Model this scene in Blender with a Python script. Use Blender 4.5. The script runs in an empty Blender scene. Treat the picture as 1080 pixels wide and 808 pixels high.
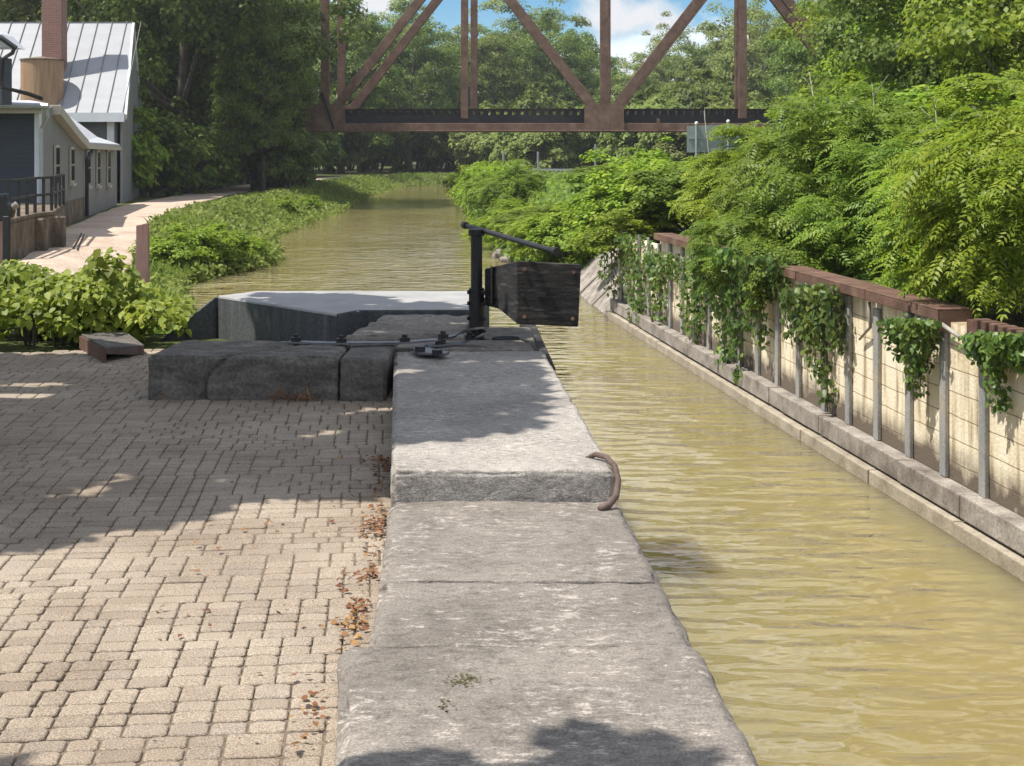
import bpy, bmesh, math, random
import numpy as np
from mathutils import Vector, noise, Matrix

R = math.radians
scene = bpy.context.scene
COL = scene.collection

# ------------------------------------------------------------------ camera, sky, sun, exposure
F, CX, HY, EYE = 1560.0, 540.0, 157.0, 1.72      # focal length and horizon in photo pixels (1080 x 808)
cam_d = bpy.data.cameras.new('camera')
cam_d.sensor_width = 36.0
cam_d.lens = 36.0 * F / 1080.0
cam_d.shift_y = -(404.0 - HY) / 1080.0
cam_d.clip_start, cam_d.clip_end = 0.1, 3000
cam = bpy.data.objects.new('camera', cam_d)
COL.objects.link(cam)
cam.location = (0, 0, EYE)
cam.rotation_euler = (R(90), 0, 0)
scene.camera = cam

ELEV, AZ = R(64), R(-14)                           # the sun stands high on the left, a little behind the camera
S = Vector((-math.cos(ELEV) * math.cos(AZ), math.cos(ELEV) * math.sin(AZ), math.sin(ELEV)))
world = bpy.data.worlds.new('World')
scene.world = world
world.use_nodes = True
wn, wl = world.node_tree.nodes, world.node_tree.links
wn.clear()
w_out = wn.new('ShaderNodeOutputWorld'); w_bg = wn.new('ShaderNodeBackground')
sky = wn.new('ShaderNodeTexSky'); sky.sky_type = 'NISHITA'; sky.sun_disc = False
sky.sun_elevation = ELEV; sky.sun_rotation = math.atan2(S.x, S.y)
sky.altitude = 1200; sky.air_density = 1.0; sky.dust_density = 0.15; sky.ozone_density = 3.0
w_bg.inputs['Strength'].default_value = 0.09
tc = wn.new('ShaderNodeTexCoord'); mp = wn.new('ShaderNodeMapping'); mp.inputs['Scale'].default_value = (1, 1, 2.6)
mp.inputs['Location'].default_value = (0.35, 0.1, 0.18)
cn = wn.new('ShaderNodeTexNoise'); cn.inputs['Scale'].default_value = 5.5; cn.inputs['Detail'].default_value = 7; cn.inputs['Roughness'].default_value = 0.55
cr = wn.new('ShaderNodeValToRGB'); cr.color_ramp.elements[0].position = 0.44; cr.color_ramp.elements[1].position = 0.56
mx = wn.new('ShaderNodeMix'); mx.data_type = 'RGBA'; mx.inputs[7].default_value = (11.0, 11.1, 11.3, 1)
wl.new(tc.outputs['Generated'], mp.inputs['Vector']); wl.new(mp.outputs[0], cn.inputs['Vector'])
wl.new(cn.outputs[0], cr.inputs[0]); wl.new(cr.outputs[0], mx.inputs[0]); wl.new(sky.outputs[0], mx.inputs[6])
hsv = wn.new('ShaderNodeHueSaturation'); hsv.inputs['Saturation'].default_value = 1.5; wl.new(sky.outputs[0], hsv.inputs['Color']); wl.new(hsv.outputs[0], mx.inputs[6])
last = mx
for (dx, dz, sx, sz) in ((.075, .083, .062, .024), (-.085, .104, .05, .022), (.10, .055, .05, .012)):
    m1 = wn.new('ShaderNodeMapping'); m1.vector_type = 'POINT'; m1.inputs['Location'].default_value = (-dx / sx, 0, -dz / sz); m1.inputs['Scale'].default_value = (1 / sx, 0, 1 / sz)
    ln = wn.new('ShaderNodeVectorMath'); ln.operation = 'LENGTH'; n2 = wn.new('ShaderNodeTexNoise'); n2.inputs['Scale'].default_value = 22; n2.inputs['Detail'].default_value = 6
    wl.new(tc.outputs['Generated'], m1.inputs[0]); wl.new(m1.outputs[0], ln.inputs[0]); wl.new(tc.outputs['Generated'], n2.inputs['Vector'])
    sb = wn.new('ShaderNodeMath'); sb.operation = 'MULTIPLY_ADD'; sb.inputs[1].default_value = 2.6; wl.new(n2.outputs[0], sb.inputs[0])
    ng = wn.new('ShaderNodeMath'); ng.operation = 'MULTIPLY_ADD'; ng.inputs[1].default_value = -1.0; ng.inputs[2].default_value = -.55; wl.new(ln.outputs['Value'], ng.inputs[0]); wl.new(ng.outputs[0], sb.inputs[2])
    c2 = wn.new('ShaderNodeValToRGB'); c2.color_ramp.elements[0].position = .0; c2.color_ramp.elements[1].position = .38; wl.new(sb.outputs[0], c2.inputs[0])
    gt = wn.new('ShaderNodeMath'); gt.operation = 'GREATER_THAN'; gt.inputs[1].default_value = 0; spx = wn.new('ShaderNodeSeparateXYZ'); wl.new(tc.outputs['Generated'], spx.inputs[0]); wl.new(spx.outputs['Y'], gt.inputs[0])
    ml = wn.new('ShaderNodeMath'); ml.operation = 'MULTIPLY'; wl.new(c2.outputs[0], ml.inputs[0]); wl.new(gt.outputs[0], ml.inputs[1])
    m3 = wn.new('ShaderNodeMix'); m3.data_type = 'RGBA'; m3.inputs[7].default_value = (7.2, 7.3, 7.6, 1); wl.new(ml.outputs[0], m3.inputs[0]); wl.new(last.outputs[2], m3.inputs[6]); last = m3
wl.new(last.outputs[2], w_bg.inputs['Color']); wl.new(w_bg.outputs[0], w_out.inputs[0])

sun_d = bpy.data.lights.new('sun', 'SUN'); sun_d.energy = 4.9; sun_d.angle = R(0.5); sun_d.color = (1.0, 0.955, 0.88)
sun = bpy.data.objects.new('sun', sun_d); COL.objects.link(sun)
sun.rotation_euler = S.to_track_quat('Z', 'Y').to_euler()

vs = scene.view_settings
vs.view_transform = 'Standard'; vs.look = 'None'; vs.exposure = 0.46; vs.gamma = 1.0; vs.use_curve_mapping = False
scene.render.engine = 'CYCLES'
cy = scene.cycles
cy.use_denoising = True
try: cy.denoiser = 'OPENIMAGEDENOISE'
except Exception: pass
cy.max_bounces = 6; cy.diffuse_bounces = 3; cy.glossy_bounces = 3; cy.transmission_bounces = 3; cy.transparent_max_bounces = 6
cy.caustics_reflective = False; cy.caustics_refractive = False

rng = np.random.default_rng(11)
rnd = random.Random(5)

# ------------------------------------------------------------------ helpers
def pz(px, py, z):                                # a picture point at height z
    Y = F * (EYE - z) / (py - HY)
    return Vector(((px - CX) * Y / F, Y, z))
def py_(px, py, Y):                               # a picture point at distance Y
    return Vector(((px - CX) * Y / F, Y, EYE + (HY - py) * Y / F))

def tag(o, label=None, cat=None, group=None, kind=None):
    if label: o['label'] = label
    if cat: o['category'] = cat
    if group: o['group'] = group
    if kind: o['kind'] = kind
    return o
def thing(name, label, cat, loc=(0, 0, 0), rz=0.0, group=None):
    o = bpy.data.objects.new(name, None); COL.objects.link(o)
    o.empty_display_size = 0.2
    o.location = loc; o.rotation_euler = (0, 0, rz)
    return tag(o, label, cat, group)
def link(name, me, mat, parent=None):
    o = bpy.data.objects.new(name, me); COL.objects.link(o)
    if mat: me.materials.append(mat)
    if parent: o.parent = parent
    return o
def copy_thing(o, loc=None, rz=None, scale=None, label=None):
    c = o.copy(); COL.objects.link(c)
    if loc is not None: c.location = loc
    if rz is not None: c.rotation_euler = (0, 0, rz)
    if scale is not None: c.scale = scale
    if label: c['label'] = label
    for ch in list(o.children):
        d = ch.copy(); COL.objects.link(d); d.parent = c
        for g in list(ch.children):
            e = g.copy(); COL.objects.link(e); e.parent = d
    return c

class MB:
    def __init__(s): s.v = []; s.f = []
    def add(s, vs, fs):
        n = len(s.v); s.v += [Vector(p) for p in vs]; s.f += [[i + n for i in q] for q in fs]
    def box(s, x0, x1, y0, y1, z0, z1):
        s.add([(x0, y0, z0), (x1, y0, z0), (x1, y1, z0), (x0, y1, z0), (x0, y0, z1), (x1, y0, z1), (x1, y1, z1), (x0, y1, z1)],
              [(0, 3, 2, 1), (4, 5, 6, 7), (0, 1, 5, 4), (1, 2, 6, 5), (2, 3, 7, 6), (3, 0, 4, 7)])
    def prism(s, poly, d):                         # a flat outline (list of Vectors) given the thickness vector d
        n = len(poly); d = Vector(d); a = [Vector(p) for p in poly]; b = [p + d for p in a]
        s.add(a + b, [list(range(n))[::-1], list(range(n, 2 * n))] + [(i, (i + 1) % n, n + (i + 1) % n, n + i) for i in range(n)])
    def bar(s, p, q, w, h, up=(0, 0, 1)):          # a rectangular bar from p to q
        p, q = Vector(p), Vector(q); t = (q - p).normalized(); up = Vector(up)
        if abs(t.dot(up)) > 0.98: up = Vector((0, 1, 0))
        a = t.cross(up).normalized() * w / 2; b = a.cross(t).normalized() * h / 2
        s.prism([p - a - b, p + a - b, p + a + b, p - a + b], q - p)
    def tube(s, pts, r, n=8, caps=True):
        pts = [Vector(p) for p in pts]; m = len(pts)
        rs = list(r) if hasattr(r, '__len__') else [r] * m
        base = len(s.v); ref = Vector((0.13, 0.21, 0.97))
        for i, p in enumerate(pts):
            t = (pts[min(i + 1, m - 1)] - pts[max(i - 1, 0)]).normalized()
            if abs(t.dot(ref)) > 0.97: ref = Vector((0.97, 0.2, 0.1))
            a = t.cross(ref).normalized(); b = t.cross(a)
            for k in range(n):
                an = 2 * math.pi * k / n
                s.v.append(p + (a * math.cos(an) + b * math.sin(an)) * rs[i])
        for i in range(m - 1):
            for k in range(n):
                k2 = (k + 1) % n
                s.f.append([base + i * n + k, base + i * n + k2, base + (i + 1) * n + k2, base + (i + 1) * n + k])
        if caps:
            s.f.append([base + k for k in range(n)][::-1]); s.f.append([base + (m - 1) * n + k for k in range(n)])
    def build(s, name, mat, parent=None, local=False, bevel=0.0, smooth=False, seg=1):
        off = Vector(parent.location) if (parent is not None and not local) else Vector((0, 0, 0))
        if parent is not None and not local and parent.parent is not None: off = off + Vector(parent.parent.location)
        me = bpy.data.meshes.new(name)
        me.from_pydata([p - off for p in s.v], [], s.f); 
        bm = bmesh.new(); bm.from_mesh(me)
        bmesh.ops.recalc_face_normals(bm, faces=bm.faces)
        if bevel:
            es = [e for e in bm.edges if len(e.link_faces) == 2 and e.calc_face_angle(0) > R(28)]
            bmesh.ops.bevel(bm, geom=es, offset=bevel, segments=seg, affect='EDGES', profile=0.6)
        if smooth:
            for f in bm.faces: f.smooth = True
        bm.to_mesh(me); bm.free()
        return link(name, me, mat, parent)

# ------------------------------------------------------------------ materials
def nt(name):
    m = bpy.data.materials.new(name); m.use_nodes = True
    n, l = m.node_tree.nodes, m.node_tree.links
    return m, n, l, n['Principled BSDF']
def ramp(n, stops):
    r = n.new('ShaderNodeValToRGB'); e = r.color_ramp.elements
    while len(e) < len(stops): e.new(0.5)
    for i, (p, c) in enumerate(stops): e[i].position = p; e[i].color = (*c, 1)
    return r
def rough_mat(name, stops, scale=(6, 6, 6), nscale=1.0, rough=0.85, bump=0.3, bdist=0.01, bscale=40, spec=0.3, metal=0.0, grain=0.0, coord='Object'):
    m, n, l, b = nt(name)
    t = n.new('ShaderNodeTexCoord'); mp = n.new('ShaderNodeMapping'); mp.inputs['Scale'].default_value = scale
    l.new(t.outputs[coord], mp.inputs[0])
    a = n.new('ShaderNodeTexNoise'); a.inputs['Scale'].default_value = nscale; a.inputs['Detail'].default_value = 8; a.inputs['Roughness'].default_value = 0.65
    l.new(mp.outputs[0], a.inputs['Vector'])
    r = ramp(n, stops); l.new(a.outputs[0], r.inputs[0])
    c = n.new('ShaderNodeTexNoise'); c.inputs['Scale'].default_value = bscale; c.inputs['Detail'].default_value = 5
    l.new(t.outputs[coord], c.inputs['Vector'])
    if grain:
        mm = n.new('ShaderNodeMix'); mm.data_type = 'RGBA'; mm.blend_type = 'OVERLAY'; mm.inputs[0].default_value = grain
        g = ramp(n, [(0.36, (0.18, 0.18, 0.18)), (0.64, (0.82, 0.82, 0.82))]); l.new(c.outputs[0], g.inputs[0])
        l.new(r.outputs[0], mm.inputs[6]); l.new(g.outputs[0], mm.inputs[7]); l.new(mm.outputs[2], b.inputs['Base Color'])
    else: l.new(r.outputs[0], b.inputs['Base Color'])
    add = n.new('ShaderNodeMath'); add.operation = 'ADD'; l.new(a.outputs[0], add.inputs[0]); l.new(c.outputs[0], add.inputs[1])
    bp = n.new('ShaderNodeBump'); bp.inputs['Strength'].default_value = bump; bp.inputs['Distance'].default_value = bdist
    l.new(add.outputs[0], bp.inputs['Height']); l.new(bp.outputs[0], b.inputs['Normal'])
    b.inputs['Roughness'].default_value = rough; b.inputs['Specular IOR Level'].default_value = spec; b.inputs['Metallic'].default_value = metal
    return m

def leaf_mat(name, dark, mid, bright, transl=0.35, rough=0.55, odd=None):
    m, n, l, b = nt(name)
    g = n.new('ShaderNodeNewGeometry'); o = n.new('ShaderNodeObjectInfo')
    st = [(0.0, dark), (0.5, mid), (0.96, bright)] + ([(1.0, odd)] if odd else [])
    t = n.new('ShaderNodeTexCoord'); ns = n.new('ShaderNodeTexNoise'); ns.inputs['Scale'].default_value = 1.3; ns.inputs['Detail'].default_value = 2
    l.new(t.outputs['Object'], ns.inputs['Vector'])
    ad = n.new('ShaderNodeMath'); ad.operation = 'MULTIPLY_ADD'; ad.inputs[1].default_value = 0.55
    l.new(g.outputs['Random Per Island'], ad.inputs[0])
    sb = n.new('ShaderNodeMath'); sb.operation = 'MULTIPLY_ADD'; sb.inputs[1].default_value = 0.9; sb.inputs[2].default_value = -0.22
    l.new(ns.outputs[0], sb.inputs[0]); l.new(sb.outputs[0], ad.inputs[2])
    r = ramp(n, st); l.new(ad.outputs[0], r.inputs[0])
    hs = n.new('ShaderNodeHueSaturation')
    h1 = n.new('ShaderNodeMath'); h1.operation = 'MULTIPLY_ADD'; h1.inputs[1].default_value = 0.018; h1.inputs[2].default_value = 0.486
    v1 = n.new('ShaderNodeMath'); v1.operation = 'MULTIPLY_ADD'; v1.inputs[1].default_value = 0.34; v1.inputs[2].default_value = 0.86
    l.new(o.outputs['Random'], h1.inputs[0]); l.new(h1.outputs[0], hs.inputs['Hue'])
    l.new(o.outputs['Random'], v1.inputs[0]); l.new(v1.outputs[0], hs.inputs['Value'])
    l.new(r.outputs[0], hs.inputs['Color'])
    tr = n.new('ShaderNodeBsdfTranslucent'); ms = n.new('ShaderNodeMixShader'); ms.inputs[0].default_value = transl
    l.new(hs.outputs[0], b.inputs['Base Color']); l.new(hs.outputs[0], tr.inputs['Color'])
    b.inputs['Roughness'].default_value = rough; b.inputs['Specular IOR Level'].default_value = 0.35
    out = n['Material Output']
    l.new(b.outputs[0], ms.inputs[1]); l.new(tr.outputs[0], ms.inputs[2]); l.new(ms.outputs[0], out.inputs['Surface'])
    return m

def flat_mat(name, c, rough=0.6, metal=0.0, var=0.25, scale=3.0, bump=0.15):
    d = tuple(x * (1 - var) for x in c); e = tuple(min(1, x * (1 + var)) for x in c)
    return rough_mat(name, [(0.3, d), (0.7, e)], (scale,) * 3, 1.0, rough, bump, 0.004, 30, 0.4, metal)

# ------------------------------------------------------------------ foliage
T_DIAMOND = (np.array([[0, 0, 0], [.5, .34, .06], [1, 0, -.08], [.5, -.34, .06]]), [[0, 3, 2, 1]])
T_LEAF = (np.array([[0, 0, 0], [.28, .36, .09], [.7, .27, .05], [1, 0, -.12], [.5, 0, -.02], [.7, -.27, .05], [.28, -.36, .09]]),
          [[0, 4, 2, 1], [4, 3, 2, 2], [0, 6, 5, 4], [4, 5, 3, 3]])
T_LEAF = (np.array([[0, 0, 0], [.25, .36, .09], [.65, .28, .05], [1, 0, -.12], [.45, 0, -.03], [.65, -.28, .05], [.25, -.36, .09]]),
          [[0, 4, 2, 1], [0, 6, 5, 4], [4, 5, 3, 2]])
T_BLADE = (np.array([[0, .05, 0], [0, -.05, 0], [.55, -.035, .06], [.55, .035, .06], [1, -.006, -.02], [1, .006, -.02]]),
           [[0, 1, 2, 3], [3, 2, 4, 5]])
def frond(pairs=6):
    v, f = [], []
    def leaflet(p, d, L, W, droop):
        d = d / np.linalg.norm(d); s = np.cross([0, 0, 1.0], d); s /= np.linalg.norm(s)
        n = len(v)
        v.extend([p, p + d * L * .4 + s * W, p + d * L + np.array([0, 0, -droop]), p + d * L * .4 - s * W]); f.append([n, n + 3, n + 2, n + 1])
    for i in range(pairs):
        t = 0.15 + 0.78 * i / (pairs - 1); p = np.array([t, 0, 0.12 * t - 0.42 * t * t])
        L = 0.33 * (1 - 0.45 * abs(t - 0.45) / 0.55)
        for sd in (1, -1): leaflet(p, np.array([.55, sd, -0.12]), L, 0.055, 0.07)
    leaflet(np.array([.93, 0, -0.25]), np.array([1, 0, -.5]), .22, .05, .04)
    return np.array(v, float), f
T_FROND = frond()

def foliage(name, P, N, U, size, tmpl, mat, parent=None):
    """one mesh of many small leaves: P places, N leaf normals, U directions along the leaf, size lengths"""
    tv, tf = tmpl
    N = N / np.linalg.norm(N, axis=1, keepdims=True)
    U = U - N * (U * N).sum(1, keepdims=True); U /= np.maximum(np.linalg.norm(U, axis=1, keepdims=True), 1e-6)
    V = np.cross(N, U); n, k = len(P), len(tv)
    co = P[:, None, :] + size[:, None, None] * (tv[None, :, 0:1] * U[:, None, :] + tv[None, :, 1:2] * V[:, None, :] + tv[None, :, 2:3] * N[:, None, :])
    fa = np.array(tf); nf = len(fa)
    idx = (fa[None, :, :] + (np.arange(n) * k)[:, None, None]).reshape(-1)
    me = bpy.data.meshes.new(name)
    me.vertices.add(n * k); me.vertices.foreach_set('co', co.reshape(-1).astype(np.float32))
    me.loops.add(len(idx)); me.loops.foreach_set('vertex_index', idx.astype(np.int32))
    me.polygons.add(n * nf); me.polygons.foreach_set('loop_start', (np.arange(n * nf) * 4).astype(np.int32))
    me.update(calc_edges=True); me.validate()
    return link(name, me, mat, parent)

def unit(n):
    d = rng.normal(size=(n, 3)); return d / np.linalg.norm(d, axis=1, keepdims=True)

def crown_cloud(H, rad, z0, clumps, per, cr, lump=0.25, flat=1.0, bottom=0.25):
    """leaf places in clumps through an uneven crown; returns points, normals, clump centres"""
    d = unit(clumps * 3); d = d[(d[:, 2] > -0.85)][:clumps]
    ph = rng.uniform(0, 6.28, 6)
    az = np.arctan2(d[:, 1], d[:, 0])
    lob = 1 + lump * (np.sin(2 * az + ph[0]) * .5 + np.sin(3 * az + ph[1] + 2 * d[:, 2]) * .5 + np.sin(5 * d[:, 2] + ph[2] + az) * .6)
    rr = rng.uniform(0.35, 1.0, len(d)) ** 0.55 * lob
    hz = (H - z0) / 2
    c = np.stack([d[:, 0] * rr * rad, d[:, 1] * rr * rad, z0 + hz + d[:, 2] * rr * hz], 1)
    c[:, 2] = np.maximum(c[:, 2], z0 * 0.9)
    pts, nor = [], []
    for i in range(len(c)):
        m = int(per * rng.uniform(.6, 1.4)); q = unit(m); q[:, 2] = np.abs(q[:, 2]) * 1.0 - bottom * rng.uniform(0, 1, m)
        r = cr * rng.uniform(.7, 1.3) * rng.uniform(.25, 1, m)[:, None] ** .6
        pts.append(c[i] + q * r * np.array([1, 1, .9 * flat])); nor.append(q * .7 + d[i] * .35 + np.array([0, 0, .45]) + rng.normal(size=(m, 3)) * .38)
    return np.concatenate(pts), np.concatenate(nor), c

def leaves_of(name, P, N, size, tmpl, mat, parent, droop=0.5, vary=.35):
    n = len(P); U = unit(n) + np.array([0, 0, -droop])
    return foliage(name, P, N, U, size * rng.uniform(1 - vary, 1 + vary, n), tmpl, mat, parent)

def trunk_mesh(H, r, limbs, centres, mat, parent, lean=0.04):
    mb = MB(); pts = [Vector((lean * H * math.sin(1.7 * t), lean * H * math.sin(2.3 * t + 1) - lean * H * math.sin(1), H * .8 * t)) for t in np.linspace(0, 1, 9)]
    pts[0].z = -0.3
    mb.tube(pts, [r * (1.25 if i == 0 else 1 - .085 * i) for i in range(9)], 9)
    if len(centres):
        pick = rng.choice(len(centres), min(limbs, len(centres)), replace=False)
        for k in pick:
            q = Vector(centres[k]); j = max(1, min(7, int(q.z / H / .8 * 8) - 2)); p = pts[j]
            mid = p.lerp(q, .5) + Vector((0, 0, -.06 * H * rnd.random()))
            mb.tube([p, p.lerp(mid, .6), mid, q], [r * .42, r * .34, r * .26, r * .07], 6)
    return mb.build('trunk', mat, parent, local=True, smooth=True)

# materials in use
M = {}
M['stone_old'] = rough_mat('weathered_stone', [(0.36, (.13, .122, .12)), (0.5, (.225, .21, .205)), (0.58, (.27, .25, .24)), (0.68, (.44, .41, .36))], (2.2, 9, 9), 1.6, .88, .55, .012, 55, .3, grain=.35)
M['stone_dark'] = rough_mat('dark_weathered_stone', [(0.35, (.07, .062, .053)), (0.58, (.145, .13, .112)), (0.76, (.30, .26, .21))], (3, 6, 6), 1.5, .9, .6, .015, 45, .3, grain=.35)
def stone_mat(name, base, pale, amount=.5, t0=.84):
    m, n, l, b = nt(name)
    t = n.new('ShaderNodeTexCoord')
    def ns(sc, det, ro=.6):
        x = n.new('ShaderNodeTexNoise'); x.inputs['Scale'].default_value = sc; x.inputs['Detail'].default_value = det; x.inputs['Roughness'].default_value = ro
        l.new(t.outputs['Object'], x.inputs['Vector']); return x
    a, f, p, g = ns(1.7, 5), ns(1.0, 4, .7), ns(3.2, 6), ns(120, 2)
    fm = n.new('ShaderNodeMapping'); fm.inputs['Scale'].default_value = (19, 34, 34); l.new(t.outputs['Object'], fm.inputs[0]); l.new(fm.outputs[0], f.inputs['Vector'])
    r1 = ramp(n, [(.3, tuple(x * .72 for x in base)), (.5, base), (.72, tuple(x * 1.3 for x in base))]); l.new(a.outputs[0], r1.inputs[0])
    ad = n.new('ShaderNodeMath'); ad.operation = 'MULTIPLY_ADD'; ad.inputs[1].default_value = .5; l.new(p.outputs[0], ad.inputs[0]); l.new(f.outputs[0], ad.inputs[2])
    r2 = ramp(n, [(t0, (0, 0, 0)), (t0 + .09, (amount,) * 3)]); l.new(ad.outputs[0], r2.inputs[0])
    m1 = n.new('ShaderNodeMix'); m1.data_type = 'RGBA'; l.new(r2.outputs[0], m1.inputs[0]); l.new(r1.outputs[0], m1.inputs[6]); m1.inputs[7].default_value = (*pale, 1)
    r3 = ramp(n, [(.34, (.55, .55, .55)), (.5, (1, 1, 1))]); l.new(f.outputs[0], r3.inputs[0])
    m2 = n.new('ShaderNodeMix'); m2.data_type = 'RGBA'; m2.blend_type = 'MULTIPLY'; m2.inputs[0].default_value = .8; l.new(m1.outputs[2], m2.inputs[6]); l.new(r3.outputs[0], m2.inputs[7])
    r4 = ramp(n, [(.36, (.25, .25, .25)), (.64, (.75, .75, .75))]); l.new(g.outputs[0], r4.inputs[0])
    m3 = n.new('ShaderNodeMix'); m3.data_type = 'RGBA'; m3.blend_type = 'OVERLAY'; m3.inputs[0].default_value = .5; l.new(m2.outputs[2], m3.inputs[6]); l.new(r4.outputs[0], m3.inputs[7])
    l.new(m3.outputs[2], b.inputs['Base Color'])
    h = n.new('ShaderNodeMath'); h.operation = 'MULTIPLY_ADD'; h.inputs[1].default_value = .35; l.new(g.outputs[0], h.inputs[0]); l.new(ad.outputs[0], h.inputs[2])
    bp = n.new('ShaderNodeBump'); bp.inputs['Strength'].default_value = .6; bp.inputs['Distance'].default_value = .010; l.new(h.outputs[0], bp.inputs['Height']); l.new(bp.outputs[0], b.inputs['Normal'])
    b.inputs['Roughness'].default_value = .88; b.inputs['Specular IOR Level'].default_value = .3
    return m
M['stone'] = stone_mat('weathered_stone', (.198, .174, .149), (.47, .42, .37), .6, .83)
M['stone_pale'] = stone_mat('pale_weathered_stone', (.30, .272, .240), (.52, .47, .41), .6, .82)
M['slab_side'] = rough_mat('shade_dark_concrete', [(0.3, (.05, .055, .06)), (0.6, (.085, .09, .092)), (0.8, (.17, .17, .165))], (7, 7, .5), 1.2, .85, .3, .006, 40, .3, grain=.3)  # shade of the slab's upright faces, put into a darker streaked colour
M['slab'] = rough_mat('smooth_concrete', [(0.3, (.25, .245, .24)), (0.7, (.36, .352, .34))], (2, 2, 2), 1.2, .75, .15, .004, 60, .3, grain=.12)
M['concrete'] = rough_mat('weathered_concrete', [(0.32, (.13, .11, .092)), (0.52, (.27, .235, .20)), (0.72, (.40, .365, .315))], (2.5, 2.5, 2.5), 1.4, .9, .35, .008, 45, .3, grain=.3)
M['tan_concrete'] = rough_mat('tan_concrete', [(0.3, (.23, .19, .14)), (0.55, (.36, .31, .235)), (0.75, (.47, .41, .32))], (2.5, 2.5, 2.5), 1.4, .9, .3, .008, 45, .3, grain=.25)
M['iron'] = rough_mat('black_iron', [(0.3, (.012, .012, .013)), (0.7, (.035, .033, .032))], (6, 6, 6), 1.5, .5, .25, .003, 60, .5, .4)
M['rust'] = rough_mat('rusted_steel', [(0.3, (.075, .042, .028)), (0.55, (.145, .082, .057)), (0.75, (.22, .14, .095))], (2.2, 2.2, 2.2), 1.5, .85, .3, .006, 45, .3, .1, grain=.25)
M['rust_pale'] = rough_mat('pale_rusted_iron', [(0.3, (.085, .055, .045)), (0.7, (.17, .12, .10))], (8, 8, 8), 1.5, .7, .3, .003, 80, .4, .3)
M['timber'] = rough_mat('black_tarred_timber', [(0.35, (.010, .009, .009)), (0.56, (.030, .027, .025)), (0.72, (.11, .10, .09))], (4, 4, 26), 1.2, .85, .5, .008, 40, .3)
M['bridge'] = rough_mat('brown_bridge_paint', [(0.3, (.115, .066, .048)), (0.52, (.19, .115, .086)), (0.68, (.25, .16, .122)), (0.8, (.15, .08, .05))], (1.2, 1.2, 1.2), 1.3, .8, .15, .01, 12, .3, grain=.2)
M['black'] = flat_mat('black_paint', (.018, .018, .02), .6)
M['asphalt_tie'] = flat_mat('creosoted_tie', (.022, .02, .018), .9)
M['clapboard'] = None
M['grey_siding'] = rough_mat('grey_siding', [(0.3, (.20, .20, .195)), (0.7, (.25, .25, .24))], (1, 1, 1), .7, .8, .1, .004, 20)
M['white_trim'] = flat_mat('white_trim_paint', (.66, .68, .70), .6, var=.08)
M['cream_trim'] = flat_mat('cream_trim_paint', (.46, .42, .36), .6, var=.1)
M['white_roof'] = rough_mat('white_painted_metal_roof', [(0.25, (.28, .287, .30)), (0.75, (.345, .352, .365))], (.6, 2.5, .6), 1, .5, .05, .003, 9, .4)
M['grey_roof'] = rough_mat('grey_metal_roof', [(0.25, (.40, .41, .43)), (0.75, (.56, .57, .60))], (.6, 2.5, .6), 1, .5, .05, .003, 9, .4)
M['tank_wood'] = rough_mat('tan_boarded_tank', [(0.3, (.25, .145, .08)), (0.55, (.37, .235, .14)), (0.75, (.45, .31, .20))], (7, 7, .6), 1, .7, .2, .01, 12)
M['dock'] = rough_mat('stained_brown_concrete', [(0.32, (.055, .042, .030)), (0.5, (.15, .115, .08)), (0.72, (.28, .22, .16))], (1.6, 1.6, 1.1), 1.3, .9, .4, .02, 22, grain=.25)
M['galv'] = flat_mat('galvanised_steel', (.42, .45, .47), .45, .6, .1)
M['sign_back'] = flat_mat('grey_green_sign_back', (.30, .35, .33), .5, .2, .08)
M['post_grey'] = rough_mat('weathered_grey_post', [(0.25, (.17, .175, .175)), (0.55, (.30, .295, .28)), (0.72, (.42, .35, .26))], (1.5, 1.5, .8), 1.4, .75, .2, .006, 40, .3, grain=.2)
M['pink_wood'] = rough_mat('faded_pink_timber', [(0.3, (.20, .12, .105)), (0.7, (.33, .21, .18))], (12, 12, 1.5), 1, .85, .3, .006, 40)
M['bark'] = rough_mat('tree_bark', [(0.3, (.045, .036, .028)), (0.7, (.15, .125, .10))], (6, 6, 1.2), 1, .9, .6, .03, 14)
M['bark_pale'] = rough_mat('pale_bark', [(0.3, (.22, .20, .17)), (0.7, (.45, .42, .37))], (6, 6, 1.2), 1, .9, .3, .02, 14)
M['gravel'] = rough_mat('pale_gravel', [(0.3, (.34, .255, .19)), (0.5, (.46, .36, .28)), (0.75, (.56, .46, .37))], (.7, .7, .7), 1.1, .95, .5, .03, 22, .2, grain=.35)
M['ground'] = rough_mat('grassy_soil', [(0.3, (.045, .055, .018)), (0.5, (.07, .085, .025)), (0.7, (.13, .10, .055))], (.7, .7, .7), 1.1, .95, .5, .05, 12, .2, grain=.3)
M['sand'] = rough_mat('sandy_joint_filling', [(0.3, (.10, .078, .057)), (0.55, (.175, .137, .10)), (0.75, (.25, .20, .15))], (9, 9, 9), 1.2, .95, .5, .01, 90, .2, grain=.3)
M['paint_white'] = flat_mat('white_concrete_parapet', (.74, .73, .70), .7, var=.06)

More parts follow.
